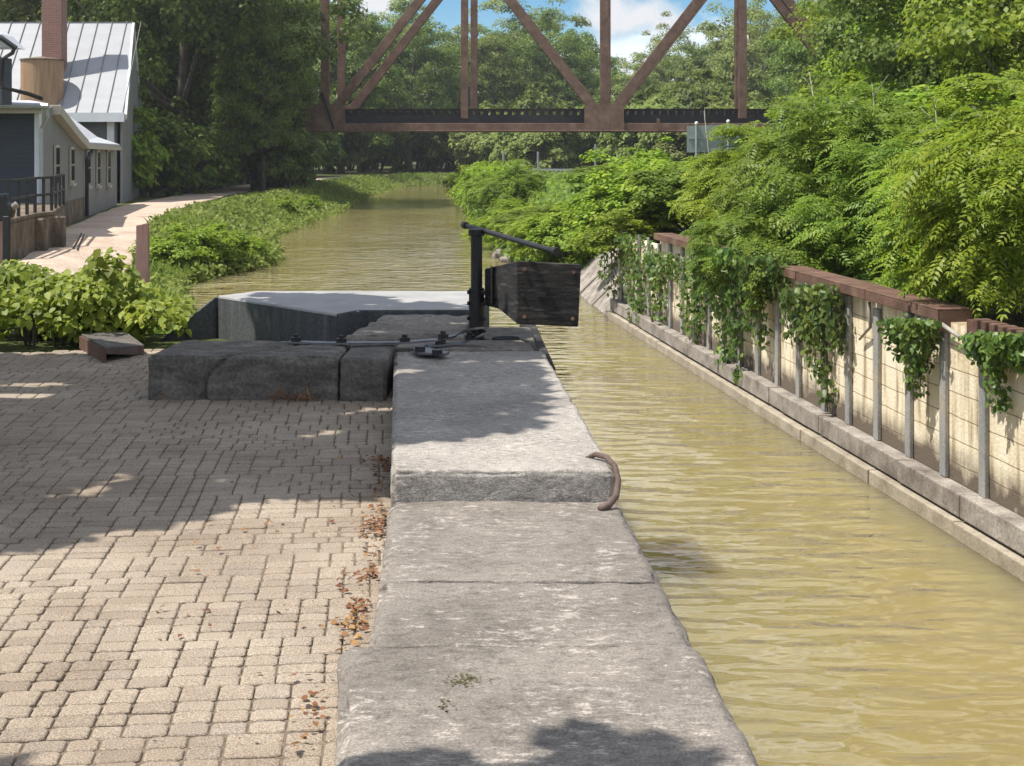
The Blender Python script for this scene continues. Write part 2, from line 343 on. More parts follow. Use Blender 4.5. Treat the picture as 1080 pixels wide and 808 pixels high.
def paver_mat():
    m, n, l, b = nt('tan_concrete_pavers')
    g = n.new('ShaderNodeNewGeometry'); t = n.new('ShaderNodeTexCoord')
    r = ramp(n, [(0.0, (.262, .212, .163)), (0.35, (.302, .247, .190)), (0.8, (.328, .270, .209)), (1.0, (.278, .231, .184))])
    l.new(g.outputs['Random Per Island'], r.inputs[0])
    a = n.new('ShaderNodeTexNoise'); a.inputs['Scale'].default_value = 190; a.inputs['Detail'].default_value = 2
    c = n.new('ShaderNodeTexNoise'); c.inputs['Scale'].default_value = 1.1; c.inputs['Detail'].default_value = 6
    l.new(t.outputs['Object'], a.inputs['Vector']); l.new(t.outputs['Object'], c.inputs['Vector'])
    gr = ramp(n, [(0.38, (.22, .22, .22)), (0.5, (.5, .5, .5)), (0.64, (.9, .9, .88))]); l.new(a.outputs[0], gr.inputs[0])
    m1 = n.new('ShaderNodeMix'); m1.data_type = 'RGBA'; m1.blend_type = 'OVERLAY'; m1.inputs[0].default_value = .55
    l.new(r.outputs[0], m1.inputs[6]); l.new(gr.outputs[0], m1.inputs[7])
    dr = ramp(n, [(0.36, (.74, .71, .68)), (0.58, (1, 1, 1))]); l.new(c.outputs[0], dr.inputs[0])
    m2 = n.new('ShaderNodeMix'); m2.data_type = 'RGBA'; m2.blend_type = 'MULTIPLY'; m2.inputs[0].default_value = .8
    l.new(m1.outputs[2], m2.inputs[6]); l.new(dr.outputs[0], m2.inputs[7]); l.new(m2.outputs[2], b.inputs['Base Color'])
    bp = n.new('ShaderNodeBump'); bp.inputs['Strength'].default_value = .5; bp.inputs['Distance'].default_value = .002
    l.new(a.outputs[0], bp.inputs['Height']); l.new(bp.outputs[0], b.inputs['Normal'])
    b.inputs['Roughness'].default_value = .9; b.inputs['Specular IOR Level'].default_value = .25
    return m
M['paver'] = paver_mat()

def water_mat():
    m, n, l, b = nt('muddy_canal_water')
    t = n.new('ShaderNodeTexCoord')
    a = n.new('ShaderNodeTexNoise'); a.inputs['Scale'].default_value = .22; a.inputs['Detail'].default_value = 4
    l.new(t.outputs['Object'], a.inputs['Vector'])
    r = ramp(n, [(0.35, (.195, .155, .062)), (0.65, (.235, .19, .084))]); l.new(a.outputs[0], r.inputs[0]); l.new(r.outputs[0], b.inputs['Base Color'])
    def wv(scale, nscale, det, rot):
        mp = n.new('ShaderNodeMapping'); mp.inputs['Scale'].default_value = scale; mp.inputs['Rotation'].default_value = (0, 0, rot)
        l.new(t.outputs['Object'], mp.inputs[0])
        x = n.new('ShaderNodeTexNoise'); x.inputs['Scale'].default_value = nscale; x.inputs['Detail'].default_value = det; x.inputs['Distortion'].default_value = .25
        l.new(mp.outputs[0], x.inputs['Vector']); return x
    def ridge(x):                                   # sharp little crests
        a1 = n.new('ShaderNodeMath'); a1.operation = 'MULTIPLY_ADD'; a1.inputs[1].default_value = 2; a1.inputs[2].default_value = -1; l.new(x.outputs[0], a1.inputs[0])
        a2 = n.new('ShaderNodeMath'); a2.operation = 'ABSOLUTE'; l.new(a1.outputs[0], a2.inputs[0])
        a3 = n.new('ShaderNodeMath'); a3.operation = 'POWER'; a3.inputs[1].default_value = .75; l.new(a2.outputs[0], a3.inputs[0]); return a3
    ws = [(wv((1, 2.3, 1), 1.75, 0, .06), 1.0), (wv((1, 2.2, 1), 3.4, 0, -.10), .42), (wv((1, 1.3, 1), .5, 1, .1), 1.2), (wv((1, 1.8, 1), 7.5, 0, .15), .10)]
    prev = None
    for x, w in ws:
        q = n.new('ShaderNodeMath'); q.operation = 'MULTIPLY_ADD'; q.inputs[1].default_value = w; q.inputs[2].default_value = 0
        l.new(x.outputs[0], q.inputs[0])
        if prev: l.new(prev.outputs[0], q.inputs[2])
        prev = q
    sp = n.new('ShaderNodeSeparateXYZ'); l.new(t.outputs['Object'], sp.inputs[0])
    mr = n.new('ShaderNodeMapRange'); mr.inputs[1].default_value = 12; mr.inputs[2].default_value = 60; mr.inputs[3].default_value = 1.0; mr.inputs[4].default_value = .30; l.new(sp.outputs['Y'], mr.inputs[0])
    pn = wv((1, .6, 1), .35, 2, .3); pr_ = n.new('ShaderNodeMapRange'); pr_.inputs[1].default_value = .35; pr_.inputs[2].default_value = .62; pr_.inputs[3].default_value = .45; pr_.inputs[4].default_value = 1.1; l.new(pn.outputs[0], pr_.inputs[0])
    mu = n.new('ShaderNodeMath'); mu.operation = 'MULTIPLY'; l.new(mr.outputs[0], mu.inputs[0]); l.new(pr_.outputs[0], mu.inputs[1])
    hh = n.new('ShaderNodeMath'); hh.operation = 'MULTIPLY'; l.new(prev.outputs[0], hh.inputs[0]); l.new(mu.outputs[0], hh.inputs[1]); prev = hh
    bp = n.new('ShaderNodeBump'); bp.inputs['Strength'].default_value = 1.0; bp.inputs['Distance'].default_value = WAVE
    l.new(prev.outputs[0], bp.inputs['Height'])
    ss = n.new('ShaderNodeSubsurfaceScattering'); ss.inputs['Scale'].default_value = 4.0; ss.inputs['Radius'].default_value = (1.0, .8, .4); l.new(r.outputs[0], ss.inputs['Color'])
    gl = n.new('ShaderNodeBsdfGlossy'); gl.inputs['Roughness'].default_value = .05; l.new(bp.outputs[0], gl.inputs['Normal'])
    fr = n.new('ShaderNodeFresnel'); fr.inputs['IOR'].default_value = 1.6; b2 = n.new('ShaderNodeBump'); b2.inputs['Strength'].default_value = 1.0; b2.inputs['Distance'].default_value = WAVE * .8; l.new(prev.outputs[0], b2.inputs['Height']); l.new(b2.outputs[0], fr.inputs['Normal'])
    df = n.new('ShaderNodeBsdfDiffuse'); l.new(r.outputs[0], df.inputs['Color']); b3 = n.new('ShaderNodeBump'); b3.inputs['Distance'].default_value = WAVE * .55; l.new(prev.outputs[0], b3.inputs['Height']); l.new(b3.outputs[0], df.inputs['Normal'])
    mb_ = n.new('ShaderNodeMixShader'); mb_.inputs[0].default_value = .12; l.new(ss.outputs[0], mb_.inputs[1]); l.new(df.outputs[0], mb_.inputs[2])
    ms = n.new('ShaderNodeMixShader'); l.new(fr.outputs[0], ms.inputs[0]); l.new(mb_.outputs[0], ms.inputs[1]); l.new(gl.outputs[0], ms.inputs[2])
    l.new(ms.outputs[0], n['Material Output'].inputs['Surface'])
    return m
WAVE = .088
HAZE = .00036
M['water'] = water_mat()

def board_mat(name, c, pitch, axis='Z', bump=.6):
    m, n, l, b = nt(name)
    t = n.new('ShaderNodeTexCoord'); sp = n.new('ShaderNodeSeparateXYZ'); l.new(t.outputs['Object'], sp.inputs[0])
    d = n.new('ShaderNodeMath'); d.operation = 'DIVIDE'; d.inputs[1].default_value = pitch; l.new(sp.outputs[axis], d.inputs[0])
    fr = n.new('ShaderNodeMath'); fr.operation = 'FRACT'; l.new(d.outputs[0], fr.inputs[0])
    ns = n.new('ShaderNodeTexNoise'); ns.inputs['Scale'].default_value = 1.4; ns.inputs['Detail'].default_value = 5; l.new(t.outputs['Object'], ns.inputs['Vector'])
    r = ramp(n, [(0.3, tuple(x * .85 for x in c)), (0.7, tuple(x * 1.15 for x in c))]); l.new(ns.outputs[0], r.inputs[0]); l.new(r.outputs[0], b.inputs['Base Color'])
    bp = n.new('ShaderNodeBump'); bp.inputs['Strength'].default_value = bump; bp.inputs['Distance'].default_value = .03; bp.invert = True
    l.new(fr.outputs[0], bp.inputs['Height']); l.new(bp.outputs[0], b.inputs['Normal']); b.inputs['Roughness'].default_value = .7
    return m
M['clapboard'] = board_mat('slate_blue_clapboard', (.032, .041, .054), .14)
M['boards'] = board_mat('dark_grey_boards', (.10, .108, .115), .2)

def block_mat():
    m, n, l, b = nt('cream_painted_block')
    t = n.new('ShaderNodeTexCoord'); sp = n.new('ShaderNodeSeparateXYZ'); cb = n.new('ShaderNodeCombineXYZ')
    l.new(t.outputs['Object'], sp.inputs[0]); l.new(sp.outputs['X'], cb.inputs['X']); l.new(sp.outputs['Z'], cb.inputs['Y'])
    dn = n.new('ShaderNodeTexNoise'); dn.inputs['Scale'].default_value = 3; dn.inputs['Detail'].default_value = 4; l.new(t.outputs['Object'], dn.inputs['Vector'])
    va = n.new('ShaderNodeVectorMath'); va.operation = 'MULTIPLY_ADD'; va.inputs[1].default_value = (.0, .03, .0)
    l.new(dn.outputs['Color'], va.inputs[0]); l.new(cb.outputs[0], va.inputs[2])
    bt = n.new('ShaderNodeTexBrick'); bt.inputs['Scale'].default_value = 1; bt.inputs['Brick Width'].default_value = 40; bt.inputs['Row Height'].default_value = .205
    bt.inputs['Mortar Size'].default_value = .007; bt.inputs['Mortar Smooth'].default_value = .3
    bt.inputs['Color1'].default_value = (.76, .66, .48, 1); bt.inputs['Color2'].default_value = (.80, .72, .55, 1); bt.inputs['Mortar'].default_value = (.40, .32, .21, 1)
    l.new(va.outputs[0], bt.inputs['Vector'])
    # damp grime along the foot of the wall and streaks of dirt down it
    mp = n.new('ShaderNodeMapping'); mp.inputs['Scale'].default_value = (5, 5, .7); l.new(t.outputs['Object'], mp.inputs[0])
    sn = n.new('ShaderNodeTexNoise'); sn.inputs['Scale'].default_value = 1.6; sn.inputs['Detail'].default_value = 7; l.new(mp.outputs[0], sn.inputs['Vector'])
    r = ramp(n, [(0.34, (.34, .27, .19)), (0.47, (.86, .80, .72)), (0.56, (1, 1, 1))]); l.new(sn.outputs[0], r.inputs[0])
    m1 = n.new('ShaderNodeMix'); m1.data_type = 'RGBA'; m1.blend_type = 'MULTIPLY'; m1.inputs[0].default_value = .85
    l.new(bt.outputs['Color'], m1.inputs[6]); l.new(r.outputs[0], m1.inputs[7])
    zr = n.new('ShaderNodeMapRange'); zr.inputs[1].default_value = -1.2; zr.inputs[2].default_value = -.78; zr.inputs[3].default_value = 1; zr.inputs[4].default_value = 0
    l.new(sp.outputs['Z'], zr.inputs[0])
    gn = n.new('ShaderNodeTexNoise'); gn.inputs['Scale'].default_value = 4; gn.inputs['Detail'].default_value = 8; l.new(t.outputs['Object'], gn.inputs['Vector'])
    gm = n.new('ShaderNodeMath'); gm.operation = 'MULTIPLY'; l.new(zr.outputs[0], gm.inputs[0]); l.new(gn.outputs[0], gm.inputs[1])
    g2 = ramp(n, [(0.10, (0, 0, 0)), (0.36, (1, 1, 1))]); l.new(gm.outputs[0], g2.inputs[0])
    m2 = n.new('ShaderNodeMix'); m2.data_type = 'RGBA'; m2.inputs[7].default_value = (.13, .10, .07, 1); l.new(g2.outputs[0], m2.inputs[0]); l.new(m1.outputs[2], m2.inputs[6])
    l.new(m2.outputs[2], b.inputs['Base Color'])
    ad = n.new('ShaderNodeMath'); ad.operation = 'MULTIPLY_ADD'; ad.inputs[1].default_value = -1.0; l.new(bt.outputs['Fac'], ad.inputs[0]); 
    fn = n.new('ShaderNodeTexNoise'); fn.inputs['Scale'].default_value = 30; fn.inputs['Detail'].default_value = 4; l.new(t.outputs['Object'], fn.inputs['Vector']); l.new(fn.outputs[0], ad.inputs[2])
    bp = n.new('ShaderNodeBump'); bp.inputs['Strength'].default_value = .6; bp.inputs['Distance'].default_value = .012
    l.new(ad.outputs[0], bp.inputs['Height']); l.new(bp.outputs[0], b.inputs['Normal']); b.inputs['Roughness'].default_value = .85
    return m
M['block'] = block_mat()

def brick_mat():
    m, n, l, b = nt('red_brick')
    t = n.new('ShaderNodeTexCoord'); sp = n.new('ShaderNodeSeparateXYZ'); cb = n.new('ShaderNodeCombineXYZ'); ad = n.new('ShaderNodeMath')
    l.new(t.outputs['Object'], sp.inputs[0]); l.new(sp.outputs['X'], ad.inputs[0]); l.new(sp.outputs['Y'], ad.inputs[1]); l.new(ad.outputs[0], cb.inputs['X']); l.new(sp.outputs['Z'], cb.inputs['Y'])
    bt = n.new('ShaderNodeTexBrick'); bt.inputs['Scale'].default_value = 1; bt.inputs['Brick Width'].default_value = .24; bt.inputs['Row Height'].default_value = .085; bt.inputs['Mortar Size'].default_value = .012
    bt.inputs['Color1'].default_value = (.30, .125, .095, 1); bt.inputs['Color2'].default_value = (.21, .09, .07, 1); bt.inputs['Mortar'].default_value = (.27, .22, .19, 1)
    l.new(cb.outputs[0], bt.inputs['Vector']); l.new(bt.outputs['Color'], b.inputs['Base Color']); b.inputs['Roughness'].default_value = .9
    return m
M['brick'] = brick_mat()

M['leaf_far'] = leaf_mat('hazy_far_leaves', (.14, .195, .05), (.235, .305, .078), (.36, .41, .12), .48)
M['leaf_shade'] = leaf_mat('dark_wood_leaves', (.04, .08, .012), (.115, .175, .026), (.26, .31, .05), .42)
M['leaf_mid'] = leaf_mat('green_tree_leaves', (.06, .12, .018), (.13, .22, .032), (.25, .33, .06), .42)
M['leaf_bright'] = leaf_mat('yellow_green_leaves', (.09, .17, .015), (.22, .33, .026), (.40, .47, .055), .48, .5)
M['leaf_shrub'] = leaf_mat('shrub_leaves', (.07, .135, .016), (.16, .255, .028), (.30, .385, .055), .47, .5)
M['leaf_vine'] = leaf_mat('vine_leaves', (.035, .078, .016), (.09, .165, .028), (.21, .28, .05), .38, .42, (.19, .075, .03))
M['leaf_bush'] = leaf_mat('grape_vine_leaves', (.08, .125, .012), (.20, .25, .024), (.36, .38, .055), .45, .5, (.27, .2, .06))
M['leaf_grass'] = leaf_mat('bank_grass_leaves', (.08, .14, .016), (.18, .26, .032), (.32, .38, .07), .42, .6)
M['moss'] = leaf_mat('dull_moss', (.05, .055, .015), (.10, .10, .03), (.17, .15, .05), .2, .8)
M['leaf_dry'] = leaf_mat('dry_leaves', (.09, .038, .02), (.21, .095, .04), (.42, .27, .10), .15, .8)

# ------------------------------------------------------------------ ground, water, path
WALL_X = lambda Y: 5.42 - 0.117 * Y
COPE_X = lambda Y: 0.895 - 0.0585 * Y
WPOLY = np.array([(.47, -4), (.445, 0), (-.38, 13.6), (-.40, 14.6), (-2.9, 14.55), (-3.7, 17), (-5.5, 24), (-8.2, 35), (-6.9, 42), (-9, 54), (-8.9, 73), (-9.8, 98), (-9.5, 127),
                  (-5, 138), (6, 150), (40, 162), (40, 150), (10, 140), (0, 128), (-4.6, 115), (-1.5, 66), (-.15, 45), (1.5, 33), (2.05, 29.6), (WALL_X(28.8) + .42, 28.7), (WALL_X(0) + .42, 0), (WALL_X(-4) + .42, -4)])
def sd_poly(X, Y, poly=WPOLY):
    d = np.full(X.shape, 1e9); ins = np.zeros(X.shape, bool); n = len(poly)
    for i in range(n):
        ax, ay = poly[i]; bx, by = poly[(i + 1) % n]; ex, ey = bx - ax, by - ay
        t = np.clip(((X - ax) * ex + (Y - ay) * ey) / (ex * ex + ey * ey), 0, 1)
        d = np.minimum(d, np.hypot(X - ax - t * ex, Y - ay - t * ey))
        c = ((ay > Y) != (by > Y)) & (X < ex * (Y - ay) / (ey if ey else 1e-9) + ax); ins ^= c
    return np.where(ins, -d, d)
sm = lambda t: np.clip(t, 0, 1) ** 2 * (3 - 2 * np.clip(t, 0, 1))
WATER_Z = -1.55
def mid_x(Y): return np.interp(Y, [0, 14, 30, 66, 115, 130, 150], [2.0, 1.8, .4, -5, -7, -4.5, 8])
def ground_z(X, Y):
    X = np.asarray(X, float); Y = np.asarray(Y, float)
    d = sd_poly(X, Y); left = (X < mid_x(Y)) | (Y > 150)
    topL = -.06 - .74 * sm((Y - 13.2) / 12); topR = .12 - .4 * sm((Y - 30) / 60)
    top = np.where(left, topL, topR) + .0
    w = np.where(left, np.where(Y < 14.6, .02, np.where(Y < 20, 1.2, 2.6)), np.where(Y < 29, .02, 2.4))
    z = np.where(d > 0, WATER_Z + (top - WATER_Z) * sm(d / w), WATER_Z - np.minimum(1.3, -d * 2 + .05))
    far = np.hypot(X, Y)
    return z + np.where(d > 0, 14 * sm((far - 190) / 350), 0)
def seg(*parts): return np.unique(np.concatenate(parts).round(4))
gx = seg(np.linspace(-600, -60, 14), np.linspace(-60, -20, 14), np.arange(-20, 8, .4), np.linspace(8, 40, 18), np.linspace(40, 600, 16))
gy = seg(np.linspace(-60, 0, 10), np.arange(0, 60, .4), np.arange(60, 170, 1.2), np.linspace(170, 300, 20), np.linspace(300, 1200, 12))
GX, GY = np.meshgrid(gx, gy); GZ = ground_z(GX, GY)
v = np.stack([GX, GY, GZ], -1).reshape(-1, 3); nx = len(gx)
ii = (np.arange(len(gy) - 1)[:, None] * nx + np.arange(nx - 1)[None, :]).reshape(-1)
me = bpy.data.meshes.new('ground'); me.from_pydata(v.tolist(), [], np.stack([ii, ii + 1, ii + nx + 1, ii + nx], 1).tolist())
for p in me.polygons: p.use_smooth = True
tag(link('ground', me, M['ground']), kind='structure')

mb = MB(); mb.box(-40, 40, -4, 165, WATER_Z - 2.2, WATER_Z)
tag(mb.build('water', M['water']), kind='structure')

PATH = [(-5.8, 20, 1.5), (-7.6, 25, 2.0), (-9.4, 31, 2.2), (-12.4, 45, 2.7), (-15.6, 64, 2.9), (-16.6, 80, 2.7), (-17.2, 100, 2.6), (-16.8, 119, 2.6), (-13.5, 136, 2.6), (-7.2, 149, 2.8), (6, 160, 3)]
pts = []
for i in range(len(PATH) - 1):
    for t in np.linspace(0, 1, 8, endpoint=False): pts.append(np.array(PATH[i]) * (1 - t) + np.array(PATH[i + 1]) * t)
pts.append(np.array(PATH[-1])); pts = np.array(pts)
mb = MB(); rows = []
for i, p in enumerate(pts):
    t = pts[min(i + 1, len(pts) - 1)] - pts[max(i - 1, 0)]; t = t[:2] / np.linalg.norm(t[:2]); s = np.array([-t[1], t[0]])
    row = []
    for k, u in enumerate(np.linspace(-.5, .5, 7)):
        wob = (.22 * noise.noise((p[0] * .8, p[1] * .8, 3 + k)) if k in (0, 6) else 0)
        q = p[:2] + s * (u * p[2] * 1.0 + wob); row.append((q[0], q[1], float(ground_z(np.array([q[0]]), np.array([q[1]]))[0]) + .035 + .02 * (1 - 4 * u * u)))
    rows.append(row)
n = 7
mb.add([q for r_ in rows for q in r_], [(i * n + k, i * n + k + 1, (i + 1) * n + k + 1, (i + 1) * n + k) for i in range(len(rows) - 1) for k in range(n - 1)])
tag(mb.build('path', M['gravel'], smooth=True), kind='structure')

# pavers: every one a small tumbled block with worn corners; one pavement
TH = 0.095
ca, sa = math.cos(TH), math.sin(TH)
def prot(u, w): return u * ca - w * sa, u * sa + w * ca           # pavement grid to world
verts, faces = [], []
joints = list(np.arange(-6.4, 1.6, .106))
wrow, row = 1.6, 0
g = random.Random(3)
while wrow < 13.6:
    dep = .089 + g.uniform(-.004, .004)
    if g.random() < .06: dep *= 1.35
    if row:
        for _ in range(9):
            a = g.uniform(-6.4, 1.6); b = a + g.uniform(.3, 1.3); sh = g.choice((.053, -.053, .04))
            if g.random() < .45: joints = [j + sh if a < j < b else j for j in joints]
        joints.sort(); nj = [joints[0]]
        for j in joints[1:]:
            gap = j - nj[-1]
            if gap < .072: continue
            if gap > .185: nj.append(nj[-1] + gap * g.uniform(.45, .55))
            nj.append(j)
        joints = nj
    for a, b in zip(joints[:-1], joints[1:]):
        um, wm = (a + b) / 2, wrow + dep / 2
        X, Y = prot(um, wm)
        if Y < 2.6 or X < -5.6 or X > -.02 - .058 * Y + .30 or Y > 12.75 + .12 * (X + 2.5): continue
        if X < -540 / 1560 * Y - .9: continue
        gp = .0018 + g.uniform(0, .0022)
        x0, x1, y0, y1 = a + gp, b - gp, wrow + gp * .8, wrow + dep - gp * .8
        c = .007 + g.uniform(0, .009); tz = g.uniform(-.0025, .0025) + .012 * noise.noise((X * .7, Y * .7, 0)); tx, ty = g.uniform(-.02, .02), g.uniform(-.022, .022); rot = g.uniform(-.015, .015)
        n0 = len(verts)
        for ins, z in ((0, -.03), (0, -.005), (.003, -.001), (.009, .0006)):
            cc = c + ins * .4; xa, xb, ya, yb = x0 + ins, x1 - ins, y0 + ins, y1 - ins
            for (x, y) in ((xa + cc, ya), (xb - cc, ya), (xb, ya + cc), (xb, yb - cc), (xb - cc, yb), (xa + cc, yb), (xa, yb - cc), (xa, ya + cc)):
                dx, dy = x - um, y - wm; x2, y2 = um + dx - dy * rot, wm + dy + dx * rot
                wx, wy = prot(x2, y2)
                wx += .010 * noise.noise((wx * 1.5, wy * 1.5, 7)); 
                verts.append((wx, wy, z + tz + dx * tx + dy * ty))
        for k in range(3):
            for i in range(8): faces.append((n0 + k * 8 + i, n0 + k * 8 + (i + 1) % 8, n0 + k * 8 + 8 + (i + 1) % 8, n0 + k * 8 + 8 + i))
        faces.append(tuple(n0 + 24 + i for i in range(8)))
    wrow += dep; row += 1
me = bpy.data.meshes.new('pavement'); me.from_pydata(verts, [], faces)
tag(link('pavement', me, M['paver']), kind='structure')
mb = MB(); mb.add([(-5.6, 2.5, -.0085), (.1, 2.5, -.0085), (-.55, 12.9, -.0085), (-5.6, 12.4, -.0085)], [(0, 1, 2, 3)])
tag(mb.build('sand_bed', M['sand']), kind='structure')

# ------------------------------------------------------------------ stones of the lock side
def rough_stone(name, corners, z0, z1, mat, r=.03, step=.035, amp=.006, chip=.02, parent=None, seed=0.0, topz=None, ry=None, crack=None):
    """a dressed stone with worn, chipped edges; corners are four (x, y) in order round the top"""
    c = [Vector((x, y, 0)) for x, y in corners]
    L = ((c[1] - c[0]).length + (c[2] - c[3]).length) / 2; W = ((c[3] - c[0]).length + (c[2] - c[1]).length) / 2; Hh = z1 - z0
    def ax(l, r=r):
        rr = min(r, l * .45); n_ = max(2, int((l - 2 * rr) / step))
        return np.unique(np.concatenate([np.linspace(0, rr, 4), np.linspace(rr, l - rr, n_ + 1), np.linspace(l - rr, l, 4)]).round(5)), rr
    (A, ra), (B, rb), (C, rc) = ax(L), ax(W, ry or r), ax(Hh)
    idx, vs_, fs = {}, [], []
    def vid(i, j, k):
        key = (i, j, k)
        if key not in idx:
            p = Vector((A[i], B[j], C[k]))
            q = Vector((min(max(p.x, ra), L - ra), min(max(p.y, rb), W - rb), min(max(p.z, rc), Hh - rc)))
            d = p - q; ln = d.length; edge = sum(1 for t, rr in ((d.x, ra), (d.y, rb), (d.z, rc)) if abs(t) > rr * .35) >= 2
            if ln > 1e-6:
                dn = Vector((d.x / ra, d.y / rb, d.z / rc)); dn.normalize()
                p = q + Vector((dn.x * ra, dn.y * rb, dn.z * rc))
            else: dn = Vector((0, 0, 1))
            s, t = p.x / L, p.y / W
            wpos = c[0] * (1 - s) * (1 - t) + c[1] * s * (1 - t) + c[2] * s * t + c[3] * (1 - s) * t
            o = Vector((wpos.x, wpos.y, z0 + p.z))
            sp = o + Vector((seed, seed * 1.7, 0))
            nv = noise.fractal(sp * 4.5, 1.0, 2.0, 4) * amp * 1.6 + noise.fractal(sp * 22, 1.0, 2.0, 3) * amp * .8
            o = o + dn * nv
            if edge: o = o - dn * max(0, noise.fractal(sp * 7, .8, 2.2, 3) + .08) * chip
            if crack is not None: o = o - dn * crack(o)
            if topz is not None and p.z > Hh * .5: o.z += topz(wpos.x, wpos.y)
            idx[key] = len(vs_); vs_.append(o)
        return idx[key]
    na, nb, nc = len(A) - 1, len(B) - 1, len(C) - 1
    for i in range(na):
        for j in range(nb):
            fs.append((vid(i, j, nc), vid(i + 1, j, nc), vid(i + 1, j + 1, nc), vid(i, j + 1, nc)))
        for k in range(nc):
            fs.append((vid(i, 0, k), vid(i + 1, 0, k), vid(i + 1, 0, k + 1), vid(i, 0, k + 1)))
            fs.append((vid(i, nb, k), vid(i, nb, k + 1), vid(i + 1, nb, k + 1), vid(i + 1, nb, k)))
    for j in range(nb):
        for k in range(nc):
            fs.append((vid(0, j, k), vid(0, j, k + 1), vid(0, j + 1, k + 1), vid(0, j + 1, k)))
            fs.append((vid(na, j, k), vid(na, j + 1, k), vid(na, j + 1, k + 1), vid(na, j, k + 1)))
    me = bpy.data.meshes.new(name); me.from_pydata(vs_, [], fs)
    for p in me.polygons: p.use_smooth = True
    return link(name, me, mat, parent)

G_COPE = 'coping stones along the lock edge'
def coping(y0, y1, xl0, xl1, z0, z1, label, seed, xr=0.0, r=.035, mat='stone', chip=.022, amp=.005, ry=.012):
    o = rough_stone('coping_stone', [(xl0, y0), (COPE_X(y0) + xr, y0), (COPE_X(y1) + xr, y1), (xl1, y1)], z0, z1, M[mat], r, .035, amp, chip, seed=seed, ry=ry)
    return tag(o, label, 'stone', G_COPE)
coping(2.9, 4.813, -.36, -.565, -.30, .105, 'grey flat coping stone nearest the camera, wider on the paver side', 1.3, r=.055, chip=.03)
coping(4.819, 5.535, -.475, -.50, -.30, .098, 'grey worn coping stone between the nearest stone and the one below the step', 5.1, r=.055, chip=.035)
coping(5.54, 6.81, -.50, -.565, -.30, .10, 'grey streaked coping stone at the foot of the step with the iron ring', 9.2, r=.05, chip=.03)
coping(6.82, 10.86, -.555, -.865, -.30, .235, 'long raised grey coping stone, half shaded, running to the gate post', 3.7, xr=-.02, r=.03, chip=.02, mat='stone_pale')
G_CROSS = 'stones of the cross wall by the gate'
tag(rough_stone('cross_stone', [(-2.5, 10.15), (-1.19, 10.12), (-1.19, 10.92), (-2.45, 10.95)], -.06, .30, M['stone_dark'], .028, .022, .005, .05, seed=2.2, crack=lambda o: (.055 * max(0, 1 - abs((o.x + 2.15) - .75 * (o.y - 10.12) - .45 * (o.z - .02) + 0.10 * noise.noise(o * 5)) / .034))), 'long dark cracked stone block lying across the pavers', 'stone', G_CROSS)
tag(rough_stone('cross_stone', [(-1.175, 10.10), (-.86, 10.10), (-.86, 10.92), (-1.175, 10.92)], -.06, .285, M['stone_dark'], .022, .03, .004, .03, seed=6.2), 'short dark stone block between the cracked block and the coping', 'stone', G_CROSS)
tag(rough_stone('cross_stone', [(-.855, 10.88), (COPE_X(10.88) - .1, 10.88), (COPE_X(11.35) - .1, 11.35), (-.855, 11.35)], -.3, .255, M['stone'], .02, .04, .005, .015, seed=8.8), 'shaded stone under the bolted iron straps', 'stone', G_CROSS)
tag(rough_stone('cross_stone', [(-1.28, 11.37), (-.33, 11.37), (-.33, 12.72), (-1.10, 12.72)], -.3, .292, M['stone'], .04, .045, .010, .05, seed=12.2), 'rough broad stone behind the straps, in front of the concrete slab', 'stone', G_CROSS)
tag(rough_stone('cross_stone', [(-.32, 11.37), (COPE_X(11.37) - .03, 11.37), (COPE_X(13.2) + .05, 13.2), (-.32, 13.2)], -.5, .13, M['stone_dark'], .02, .05, .006, .02, seed=14.2), 'low dark ledge stone under the heavy timber beam', 'stone', G_CROSS)

# smooth concrete slab behind
mb = MB()
top = [(-2.78, 13.95), (-1.48, 12.42), (-1.33, 12.74), (-.36, 12.76), (-.30, 12.90), (-.22, 14.42), (-2.50, 14.42)]
n = len(top); zt, zb = .335, -.75
mb.add([(x, y, zt) for x, y in top] + [(x, y, zb) for x, y in top], [list(range(n)), list(range(n, 2 * n))[::-1]] + [(i, n + i, n + (i + 1) % n, (i + 1) % n) for i in range(n)])
slab = tag(mb.build('concrete_slab', M['slab'], bevel=.02, seg=2, smooth=False), 'smooth pale concrete slab with sides coloured dark as shade, beside the iron post', 'slab')
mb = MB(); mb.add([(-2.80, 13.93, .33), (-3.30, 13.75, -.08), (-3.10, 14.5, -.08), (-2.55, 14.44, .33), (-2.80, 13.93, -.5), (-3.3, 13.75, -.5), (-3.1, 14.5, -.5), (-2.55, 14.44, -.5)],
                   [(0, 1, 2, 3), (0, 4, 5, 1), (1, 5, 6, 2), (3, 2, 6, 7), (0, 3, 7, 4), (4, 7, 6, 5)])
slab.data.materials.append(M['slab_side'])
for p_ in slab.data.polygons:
    if p_.normal.z < .3: p_.material_index = 1  # upright faces get the colour darkened as shade
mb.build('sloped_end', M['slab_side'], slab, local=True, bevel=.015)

# lock wall down to the water
mb = MB()
for k, (a, b) in enumerate(((-.72, -.31), (-1.14, -.73), (-2.6, -1.15))):
    y = 1.0
    while y < 11.3:
        y2 = y + 1.0 + .5 * ((k * 7 + int(y * 3)) % 3); x0, x1 = COPE_X(y) - .03, COPE_X(min(y2, 11.35)) - .03
        mb.add([(x0 - .4, y, a), (x0, y, a), (x1, y2 - .012, a), (x1 - .4, y2 - .012, a), (x0 - .4, y, b), (x0, y, b), (x1, y2 - .012, b), (x1 - .4, y2 - .012, b)],
               [(0, 3, 2, 1), (4, 5, 6, 7), (0, 1, 5, 4), (1, 2, 6, 5), (2, 3, 7, 6), (3, 0, 4, 7)]); y = y2
tag(mb.build('lock_wall', M['stone_dark'], bevel=.012), 'coursed stone lock wall under the coping, going down into the water', 'wall')

